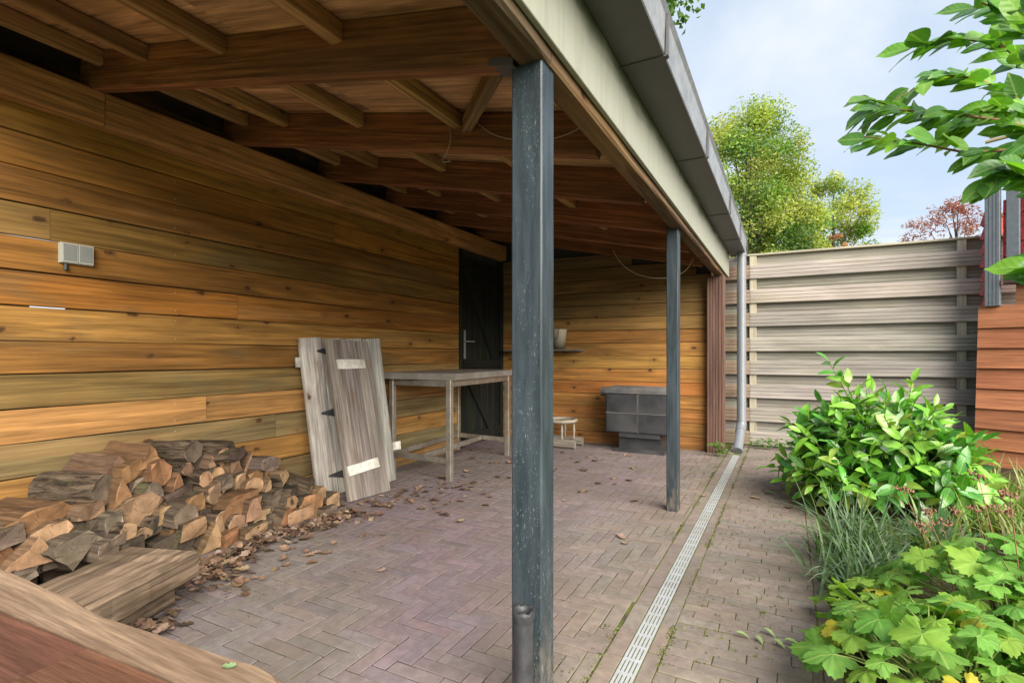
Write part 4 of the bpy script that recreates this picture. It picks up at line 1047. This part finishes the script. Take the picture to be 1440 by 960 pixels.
# ------------------------------------------------------------------ leaves and plants
def leaf_geo(L, W, fold=.25, curl=.2, n=6, tip=1.0, wave=0.0, ph=0.0):
    vs = []
    for i in range(n + 1):
        u = i / n; wv = W / 2 * (math.sin(math.pi * min(1, u ** .85 * 1.0)) ** .75 if 0 < u < 1 else 0) * (1 if u < .75 else tip)
        z = -curl * L * u * u; x = L * (u - curl * .25 * u * u); wz = wave * math.sin(u * 9 + ph)
        vs += [(x, wv, z + fold * wv + wz), (x, 0, z), (x, -wv, z + fold * wv - wz)]
    fs = []
    for i in range(n):
        b = 3 * i; fs += [(b, b + 1, b + 4, b + 3), (b + 1, b + 2, b + 5, b + 4)]
    return vs, fs
def leaf_mesh(name, mat, *a, **k):
    vs, fs = leaf_geo(*a, **k); m = MB(); m.add(vs, fs, 0, smooth=True); return m.mesh(name, mat)
lf = random.Random(21)
# cherry laurel
LC = Vector((.52, 4.12, 0))
laurel = empty('laurel_bush', LC, 'glossy green laurel bush in front of the plank fence', 'bush')
lmeshes = [leaf_mesh('leaf', M_laurel, lf.uniform(.12, .165), lf.uniform(.046, .060), fold=lf.uniform(.15, .45), curl=lf.uniform(.02, .4), wave=.002, ph=lf.uniform(0, 6)) for _ in range(8)]
leaves = []
stems = []
for k in range(240):
    th_ = lf.uniform(0, 2 * math.pi); el = math.asin(lf.uniform(.02, 1) ** .8)
    rr = lf.uniform(.72, 1.0)
    tip = Vector((math.cos(th_) * math.cos(el) * .66, math.sin(th_) * math.cos(el) * .62, .10 + math.sin(el) * .70)) * rr
    if k == 0: tip = Vector((-.27, .05, .96))
    if k == 1: tip = Vector((-.20, -.1, .86))
    if k == 2: tip = Vector((.20, .1, .83))
    b0 = LC + Vector((lf.gauss(0, .06), lf.gauss(0, .06), -.02)); e = LC + tip
    mid = b0.lerp(e, .5) + Vector((0, 0, .12 * (1 - el / 1.6)))
    pts = [b0, b0.lerp(mid, .6) + Vector((0, 0, .03)), mid, mid.lerp(e, .6) + Vector((0, 0, .015)), e]
    stems.append(pts)
    nl = 9 if k > 2 else 13
    g0 = lf.uniform(.75, 1.25); young = lf.random() < .45
    for q in range(nl):
        u = .42 + .58 * q / (nl - 1); s_ = u * 4; i = min(3, int(s_)); p_ = pts[i].lerp(pts[i + 1], s_ - i); ax = (pts[i + 1] - pts[i]).normalized()
        a = q * 2.4 + k; side = ax.orthogonal().normalized(); side = (Matrix.Rotation(a, 3, ax) @ side)
        dv = (side * lf.uniform(.7, 1.0) + ax * lf.uniform(.25, .8) + Vector((0, 0, lf.uniform(-.15, .35)))).normalized()
        if q == nl - 1: dv = (ax + side * .3).normalized()
        nrm = (Vector((0, 0, 1)) * .8 + Vector((p_.x - LC.x, p_.y - LC.y, 0)) * .7 + Vector((lf.gauss(0, .35), lf.gauss(0, .35), 0)) - Vector((.0, .25, 0)))
        top_ = q / nl
        col = (.065, .225, .028) if not (young and top_ > .4) else (.18, .40, .045)
        if lf.random() < .12: col = (.22, .32, .05)
        col = jit(tuple(c_ * g0 for c_ in col), .2, lf)
        if abs(p_.x) < 9 and p_.z > .03: leaves.append((p_, dv, nrm, lf.uniform(.75, 1.15) * (1.0 if top_ < .85 else .75), col))
leaves.sort(key=lambda t: (t[0] - Vector((0, 0, 1))).length - .45 * (t[0] - LC).length)
for (p_, dv, nrm, s_, col) in leaves[:300]:
    M = frame(dv, nrm); M = M @ Matrix.Scale(s_, 4); M.translation = p_; mkobj('leaf', lf.choice(lmeshes), laurel, M, col)
m = MB()
for (p_, dv, nrm, s_, col) in leaves[300:]:
    vs, fs = leaf_geo(.14 * s_, .055 * s_, .3, lf.uniform(.05, .35), 5); M = frame(dv, nrm); M.translation = p_; m.add([M @ Vector(v) for v in vs], fs, 0, col, True)
tag(m.build('foliage', M_laurelA, laurel, tint=True), kind='stuff')
M_stem = simple('green_stem', (.12, .15, .05), .6, .3); M_twig = simple('reddish_twig', (.20, .11, .06), .7, .2)
for pts in stems:
    m = MB(); m.tube(pts, [.006, .005, .0045, .0035, .002], 5); m.build('stem', M_stem, laurel)

# strappy grasses
def grass_clump(name, c, n, hmin, hmax, spread, cols, label, cat, wmul=1.0, rng=lf, ang=None):
    m = MB()
    for _ in range(n):
        a = rng.uniform(0, 6.28) if ang is None else rng.gauss(*ang); L = rng.uniform(hmin, hmax); b = Vector((c[0] + rng.gauss(0, spread), c[1] + rng.gauss(0, spread), .01))
        lean = rng.uniform(.25, .95); wd = rng.uniform(.0035, .0065) * wmul; dv = Vector((math.cos(a), math.sin(a), 0)); sd = Vector((-dv.y, dv.x, 0)); vs = []; k = 6
        droop = rng.uniform(.2, 1.0)
        for i in range(k + 1):
            u = i / k; p_ = b + dv * (L * lean * (u ** 1.4)) + Vector((0, 0, L * (u * (1.05 - lean * .35) - droop * lean * .75 * u ** 3))); w_ = wd * (1 - u ** 2.2) + .0004
            if p_.z < .006: p_.z = .006
            vs += [p_ + sd * w_ + Vector((0, 0, w_ * .4)), p_, p_ - sd * w_ + Vector((0, 0, w_ * .4))]
        fs = [f_ for i in range(k) for f_ in ((3 * i, 3 * i + 1, 3 * i + 4, 3 * i + 3), (3 * i + 1, 3 * i + 2, 3 * i + 5, 3 * i + 4))]
        m.add(vs, fs, 0, jit(rng.choice(cols), .18, rng), True)
    o = empty(name, (c[0], c[1], 0), label, cat); bl = m.build('blades', M_grass, o, tint=True); tag(bl, kind='stuff'); return o
BLU = [(.10, .17, .085), (.13, .21, .11), (.08, .16, .05), (.18, .25, .14)]
LIM = [(.17, .26, .05), (.12, .21, .035), (.24, .30, .08)]
grass_clump('strappy_plant', (.30, 2.98), 230, .22, .48, .08, BLU, 'blue-green strappy plant drooping over the path edge before the laurel', 'plant')
grass_clump('strappy_plant', (.62, 3.12), 90, .25, .42, .05, BLU + LIM[:1], 'upright broad-bladed green plant beside the blue-green strappy one', 'plant', 1.7)
grass_clump('strappy_plant', (.27, 2.58), 150, .18, .36, .07, BLU, 'small blue-green tuft half hidden by the lobed leaves', 'plant')
for k, (x, y) in enumerate(((1.15, 4.35), (1.38, 4.75), (1.05, 3.75), (1.45, 4.2), (1.2, 3.35))):
    grass_clump('lime_grass', (x, y), 150, .16, .38, .13, LIM + [(.30, .30, .12)], ['lime green grass tuft right behind the laurel', 'lime green grass tuft at the foot of the garden shed', 'lime green grass tuft to the right of the laurel', 'lime green grass tuft by the right edge under the shed boards', 'lime green grass tuft behind the brown seed heads'][k], 'grass')
# low weeds at the downpipe
for k, (x, y) in enumerate(((-.60, 5.50), (-.22, 6.12), (-.05, 6.15))):
    m = MB()
    for _ in range(46):
        vs, fs = leaf_geo(lf.uniform(.03, .06), .03, .2, .2, 4); M = frame((lf.gauss(0, 1), lf.gauss(0, 1), .3), (lf.gauss(0, .4), lf.gauss(0, .4) - .3, 1)); M.translation = (x + lf.gauss(0, .05 + .03 * k), y + lf.gauss(0, .035), lf.uniform(.02, .11)); m.add([M @ Vector(v) for v in vs], fs, 0, jit((.10, .20, .035), .25, lf), True)
    o = empty('weed', (x, y, 0), ['small leafy weed growing at the foot of the brown corner post', 'low leafy weed at the fence foot right of the downpipe', 'spreading weed at the fence foot nearest the laurel'][k], 'weed'); tag(m.build('foliage', M_leafA, o, tint=True), kind='stuff')

# lobed-leaved perennials in the foreground
def palm_mesh(name, Rr, rng):
    m = MB(); N = 57; vs = [(0, 0, 0)]; a0, a1 = rad(-158), rad(158)
    cup = rng.uniform(-.08, .25); dr_ = rng.uniform(.1, .35)
    for ring in (.5, 1.0):
        for i in range(N):
            a = a0 + (a1 - a0) * i / (N - 1); lobe = abs(math.cos(a * 7 / 4 * 1.0)) if False else (.5 + .5 * math.cos(a * 7)) ; 
            big = .5 + .5 * math.cos((a) * 7 * 5 / 7 if False else a * 5.2)
            r_ = Rr * (.64 + .36 * (big ** .5)) * (1 + .075 * math.cos(a * 26)) * (1 - .16 * (abs(a) / a1) ** 2)
            r_ = r_ if ring == 1 else Rr * .42
            x, y = r_ * math.cos(a), r_ * math.sin(a)
            z = cup * r_ * (.6 if ring < 1 else .8) * math.cos(a * 5.2) * .5 - dr_ * r_ * r_ / Rr * (1 if ring == 1 else .6) + rng.uniform(-.003, .003) * ring
            vs.append((x, y, z))
    fs = [(0, 1 + i, 2 + i) for i in range(N - 1)] + [(1 + i, 1 + N + i, 2 + N + i, 2 + i) for i in range(N - 1)]
    m.add(vs, fs, 0, smooth=True); return m.mesh(name, M_lobed)
pms = [palm_mesh('leaf', lf.uniform(.058, .078), lf) for _ in range(6)]
M_stalk = simple('pale_green_stalk', (.22, .28, .08), .6, .3); M_seed = simple('brown_seed_head', (.22, .12, .075), .8, .15, 0, .3, 60)
def lobed_plant(c, spots_, label, colb):
    root = Vector((c[0], c[1], 0)); o = empty('lobed_leaf_plant', root, label, 'plant')
    for (p_, s_, tw) in spots_:
        p_ = Vector(p_); col = jit(colb, .22, lf)
        rr = lf.random()
        if rr < .06: col = (.45, .40, .04)
        elif rr < .3: col = jit((.23, .39, .055), .12, lf)
        outw = Vector((p_.x - root.x, p_.y - root.y, 0)); outw = outw.normalized() if outw.length > .03 else Vector((1, 0, 0))
        dv = (outw + Vector((lf.gauss(0, .5), lf.gauss(0, .5), lf.uniform(-.45, .1)))).normalized()
        nrm = Vector((lf.gauss(0, .42) - .12, lf.gauss(0, .42) - .28, 1)) + outw * .25
        M = frame(dv, nrm) @ Matrix.Scale(s_, 4); M.translation = p_
        mkobj('leaf', lf.choice(pms), o, M, col)
        b_ = root + Vector((lf.gauss(0, .04), lf.gauss(0, .04), .0)); m = MB()
        m.tube([b_, b_.lerp(p_, .45) + Vector((0, 0, .05)), b_.lerp(p_, .85) + Vector((0, 0, .02)), p_], [.0028, .0026, .0022, .0018], 5); m.build('stalk', M_stalk, o)
def dome(c, rx, ry, h, n, smin, smax):
    out = []
    for k in range(n):
        r_ = math.sqrt((k + .5) / n); a = k * 2.39996 + lf.uniform(-.3, .3); z_ = h * (1 - .62 * r_ ** 2.2) * lf.uniform(.72, 1.06)
        out.append(((c[0] + rx * r_ * math.cos(a), c[1] + ry * r_ * math.sin(a), max(.05, z_)), lf.uniform(smin, smax), 0))
    return out
GREEN = (.165, .355, .06)
lobed_plant((.40, 1.78), dome((.38, 1.78), .33, .34, .32, 105, .6, 1.08), 'light green lobed-leaf plant nearest the camera, by the path edge', GREEN)
lobed_plant((.66, 2.26), dome((.62, 2.28), .37, .30, .39, 84, .62, 1.1), 'light green lobed-leaf plant behind the nearest one, under the brown seed heads', GREEN)
lobed_plant((1.02, 1.95), dome((.96, 1.95), .38, .38, .39, 90, .62, 1.1), 'light green lobed-leaf plant at the lower right edge', (.15, .31, .05))
lobed_plant((.33, 1.95), dome((.24, 2.15), .15, .30, .20, 36, .5, .9), 'small yellowing lobed-leaf plant spilling onto the path bricks', (.20, .34, .06))
lobed_plant((1.12, 2.62), dome((1.12, 2.62), .30, .30, .37, 50, .62, 1.05), 'light green lobed-leaf plant by the right edge behind the seed heads', GREEN)
lobed_plant((.78, 1.92), dome((.78, 1.95), .26, .30, .37, 60, .62, 1.1), 'light green lobed-leaf plant in the middle of the near group', GREEN)
lobed_plant((.70, 1.62), dome((.70, 1.62), .26, .22, .33, 50, .62, 1.05), 'light green lobed-leaf plant at the bottom edge of the picture', (.20, .37, .06))
lobed_plant((.60, 2.02), dome((.60, 2.04), .24, .20, .37, 56, .6, 1.0), 'light green lobed-leaf plant just in front of the brown seed heads', GREEN)
sd = empty('seed_heads', (.70, 2.3, 0), 'brown dried seed heads on thin stalks above the lobed leaves', 'seed heads')
for k in range(12):
    b_ = Vector((.70 + lf.gauss(0, .12), 2.3 + lf.gauss(0, .16), .05)); t_ = Vector((b_.x + lf.gauss(0, .12), b_.y + lf.gauss(0, .12), lf.uniform(.42, .56)))
    if k < 6: t_ = at_d([1295, 1325, 1345, 1372, 1402, 1420][k], [742, 738, 722, 716, 716, 722][k], [2.0, 2.05, 2.2, 2.2, 2.1, 2.2][k]); b_ = Vector((t_.x + .04, t_.y + .02, .05))
    m = MB(); m.tube([b_, b_.lerp(t_, .5) + Vector((.01, .01, .02)), t_], [.0022, .002, .0014], 5); m.build('stalk', M_twig, sd)
    m = MB()
    for _ in range(16):
        c_ = t_ + Vector((lf.gauss(0, .014), lf.gauss(0, .014), lf.gauss(.004, .009))); r_ = lf.uniform(.003, .006)
        m.tube([c_, c_ + Vector((lf.gauss(0, .006), lf.gauss(0, .006), .009))], [r_, r_ * .4], 5)
    m.build('seed_cluster', M_seed, sd)
# withered green leaves lying on the path
wl = [((1045, 897), .05, 0), ((1068, 903), .045, -.9), ((1082, 893), .05, -.5), ((1096, 909), .05, -.6), ((1116, 909), .06, 0)]
for k, ((px, py), L, a) in enumerate(wl):
    q = at_z(px, py, 0); vs, fs = leaf_geo(L, L * .35, .8, .25, 6); m = MB(); mn = min(v[2] for v in vs); m.add([(v[0] - L / 2, v[1], v[2] - mn + .003) for v in vs], fs, 0, smooth=True)
    tag(m.build('fallen_leaf', M_dead, None, Matrix.Translation((q.x, q.y, 0)) @ Matrix.Rotation(a, 4, 'Z'), (.24, .32, .13)), 'withered green leaf in the row lying on the path bricks', 'leaf', 'withered green leaves on the path')
q = at_z(1075, 694, 0); vs, fs = leaf_geo(.08, .04, .3, .2, 6); m = MB(); m.add([(v[0], v[1], v[2] + .02) for v in vs], fs, 0, smooth=True)
tag(m.build('fallen_leaf', M_dead, None, Matrix.Translation((q.x, q.y, 0)), (.22, .36, .12)), 'single fresh green leaf on the path bricks left of the laurel', 'leaf')

# ------------------------------------------------------------------ overhanging branch, top right
OB = at_d(1620, 330, 1.35); base = Vector((OB.x + .15, OB.y - .25, 0))
ob = empty('overhanging_shrub', base, 'glossy leafy branch reaching in from the top right corner', 'shrub')
om = [leaf_mesh('leaf', M_branchleaf, lf.uniform(.078, .104), lf.uniform(.045, .056), fold=lf.uniform(.1, .35), curl=lf.uniform(.0, .35), n=7, tip=.8, wave=.0015, ph=lf.uniform(0, 6)) for _ in range(7)]
m = MB(); P = [base, base + Vector((.02, .05, .9)), at_d(1600, 240, 1.4), at_d(1480, 190, 1.4)]; m.tube(P, [.02, .016, .012, .008], 8); m.build('branch', M_twig, ob)
TW = [ [(1480, 190), (1440, 165), (1390, 150), (1345, 180), (1290, 160), (1215, 138)], [(1480, 190), (1430, 210), (1360, 215), (1280, 200), (1215, 192)], [(1500, 170), (1450, 90), (1400, 60), (1350, 55), (1290, 62)], [(1490, 150), (1460, 60), (1420, 20), (1370, 0)],
       [(1480, 190), (1420, 130), (1370, 110), (1320, 105), (1260, 140)], [(1500, 260), (1450, 250), (1420, 240), (1390, 255)], [(1540, 400), (1490, 385), (1455, 376)], [(1500, 120), (1460, 20), (1440, -20)], [(1480, 190), (1410, 170), (1340, 160), (1270, 155), (1215, 160)] ]
dep = [1.45, 1.35, 1.3, 1.2, 1.5, 1.3, 1.2, 1.1, 1.42]
nleaf = 0
for ti, tw in enumerate(TW):
    d0 = dep[ti]; pts = [at_d(x, y, d0 + .02 * i) for i, (x, y) in enumerate(tw)]; m = MB(); m.tube(pts, [.0055 - .004 * i / (len(pts) - 1) for i in range(len(pts))], 6); m.build('twig', M_twig, ob)
    nseg = len(pts) - 1; cnt = nseg * 8
    for q in range(cnt):
        u = (q + .6) / cnt * nseg; i = min(nseg - 1, int(u)); p_ = pts[i].lerp(pts[i + 1], u - i) + Vector((lf.gauss(0, .006), lf.gauss(0, .008), lf.gauss(0, .006))); ax = (pts[i + 1] - pts[i]).normalized()
        sd_ = 1 if q % 2 else -1
        dv = (ax * lf.uniform(.5, 1.1) + Vector((lf.gauss(0, .2), .5 * sd_ + lf.gauss(0, .2), lf.uniform(-.35, .12)))).normalized()
        col = jit(lf.choice([(.06, .17, .03), (.09, .24, .035), (.14, .33, .04), (.20, .40, .05)]), .15, lf)
        M = frame(dv, (lf.gauss(0, .35) - .35, lf.gauss(0, .4) - .95, .7)) @ Matrix.Scale(lf.uniform(.75, 1.1), 4); M.translation = p_
        mkobj('leaf', lf.choice(om), ob, M, col); nleaf += 1

# ------------------------------------------------------------------ trees
def tree(name, base, top, crown_c, crown_r, label, ncl, nleaf_, size, cols, seed, trunk_r=.16, lobes=None, narrow=.55, cat='tree'):
    rg = random.Random(seed); o = empty(name, base, label, cat, 'trees beyond the fence'); base = Vector(base); cc = Vector(crown_c)
    m = MB(); P = [base, base.lerp(cc, .5) + Vector((rg.gauss(0, .1), rg.gauss(0, .1), 0)), cc, Vector(top) - Vector((0, 0, .4))]; m.tube(P, [trunk_r, trunk_r * .8, trunk_r * .5, trunk_r * .15], 9)
    cl = []
    for k in range(ncl):
        while True:
            v = Vector((rg.uniform(-1, 1), rg.uniform(-1, 1), rg.uniform(-1, 1)))
            if .25 < v.length < 1: break
        v = v.normalized() * (v.length ** .45)
        c_ = cc + Vector((v.x * crown_r[0], v.y * crown_r[1], v.z * crown_r[2])) * (1 + .18 * mnoise.noise(v * 2.1 + Vector((seed, 0, 0))))
        cl.append(c_)
        if k % 3 == 0:
            s_ = base.lerp(cc, rg.uniform(.5, 1.0)); m.tube([s_, s_.lerp(c_, .5) + Vector((0, 0, .2)), c_], [trunk_r * .28, trunk_r * .16, trunk_r * .05], 5)
    m.build('trunk', M_trunk, o)
    f = MB(); per = nleaf_ // ncl
    for c_ in cl:
        cr_ = min(crown_r) * rg.uniform(.26, .44); g0 = rg.uniform(.75, 1.2); base_col = rg.choice(cols)
        for _ in range(per):
            v = Vector((rg.gauss(0, 1), rg.gauss(0, 1), rg.gauss(0, .8))); v = v.normalized() * cr_ * rg.random() ** .5
            p_ = c_ + v; s_ = size * rg.uniform(.6, 1.25); nv = (v.normalized() * .7 + Vector((rg.gauss(0, .5), rg.gauss(0, .5), .6 + rg.gauss(0, .4)))); M = frame((rg.gauss(0, 1), rg.gauss(0, 1), rg.gauss(0, .5) - .3), nv)
            M.translation = p_; W_ = s_ * narrow
            q = [(0, 0, 0), (s_ * .45, W_ * .5, W_ * .12), (s_, 0, -s_ * .12), (s_ * .45, -W_ * .5, W_ * .12)]
            f.add([M @ Vector(t_) for t_ in q], [(0, 2, 1), (0, 3, 2)], 0, jit(tuple(x * g0 for x in base_col), .18, rg))
    cr_o = f.build('crown', M_leafA, o, tint=True); return o
TC = [(.27, .36, .075), (.35, .40, .085), (.15, .26, .05), (.40, .42, .11), (.11, .20, .045)]
c = at_d(1052, 290, 26); tree('broadleaf_tree', (c.x, c.y, 0), at_d(1052, 150, 26), at_d(1050, 300, 26), (2.6, 2.6, 4.9), 'tall yellow-green tree rising behind the fence beside the gutter', 140, 52000, .16, TC, 5, .22)
c = at_d(1172, 330, 29); tree('broadleaf_tree', (c.x, c.y, 0), at_d(1172, 246, 29), at_d(1172, 345, 29), (1.95, 1.95, 4.0), 'smaller yellow-green tree behind the fence, right of the tall one', 60, 20000, .16, TC[:4], 8, .15)
c = at_d(1110, 345, 27); tree('broadleaf_tree', (c.x, c.y, 0), at_d(1110, 290, 27), at_d(1112, 372, 27), (2.2, 2.0, 3.6), 'bushy yellow-green tree filling the gap between the two others', 70, 20000, .16, TC, 9, .15)
c = at_d(880, -60, 13); tree('broadleaf_tree', (c.x, c.y, 0), at_d(890, -260, 13), at_d(868, -105, 13), (2.35, 2.35, 2.5), 'dark green leaves of a tree showing above the gutter', 46, 9000, .17, [(.07, .16, .03), (.10, .21, .035)], 12, .2, narrow=.8)
c = at_d(1340, 330, 10.5); tree('red_maple', (c.x + .2, c.y, 0), at_d(1340, 278, 10.5), at_d(1345, 330, 10.5), (.95, .9, .62), 'small red-leaved maple above the fence beside the shed', 40, 3000, .085, [(.30, .09, .07), (.36, .13, .07), (.26, .07, .07)], 15, .05, narrow=.3)
c = at_d(1178, 345, 16); tree('red_maple', (c.x, c.y, 0), at_d(1178, 322, 16), at_d(1178, 352, 16), (.28, .28, .55), 'tiny orange-red treetop just showing over the fence', 10, 500, .1, [(.40, .17, .08), (.42, .22, .10)], 17, .03, narrow=.4)
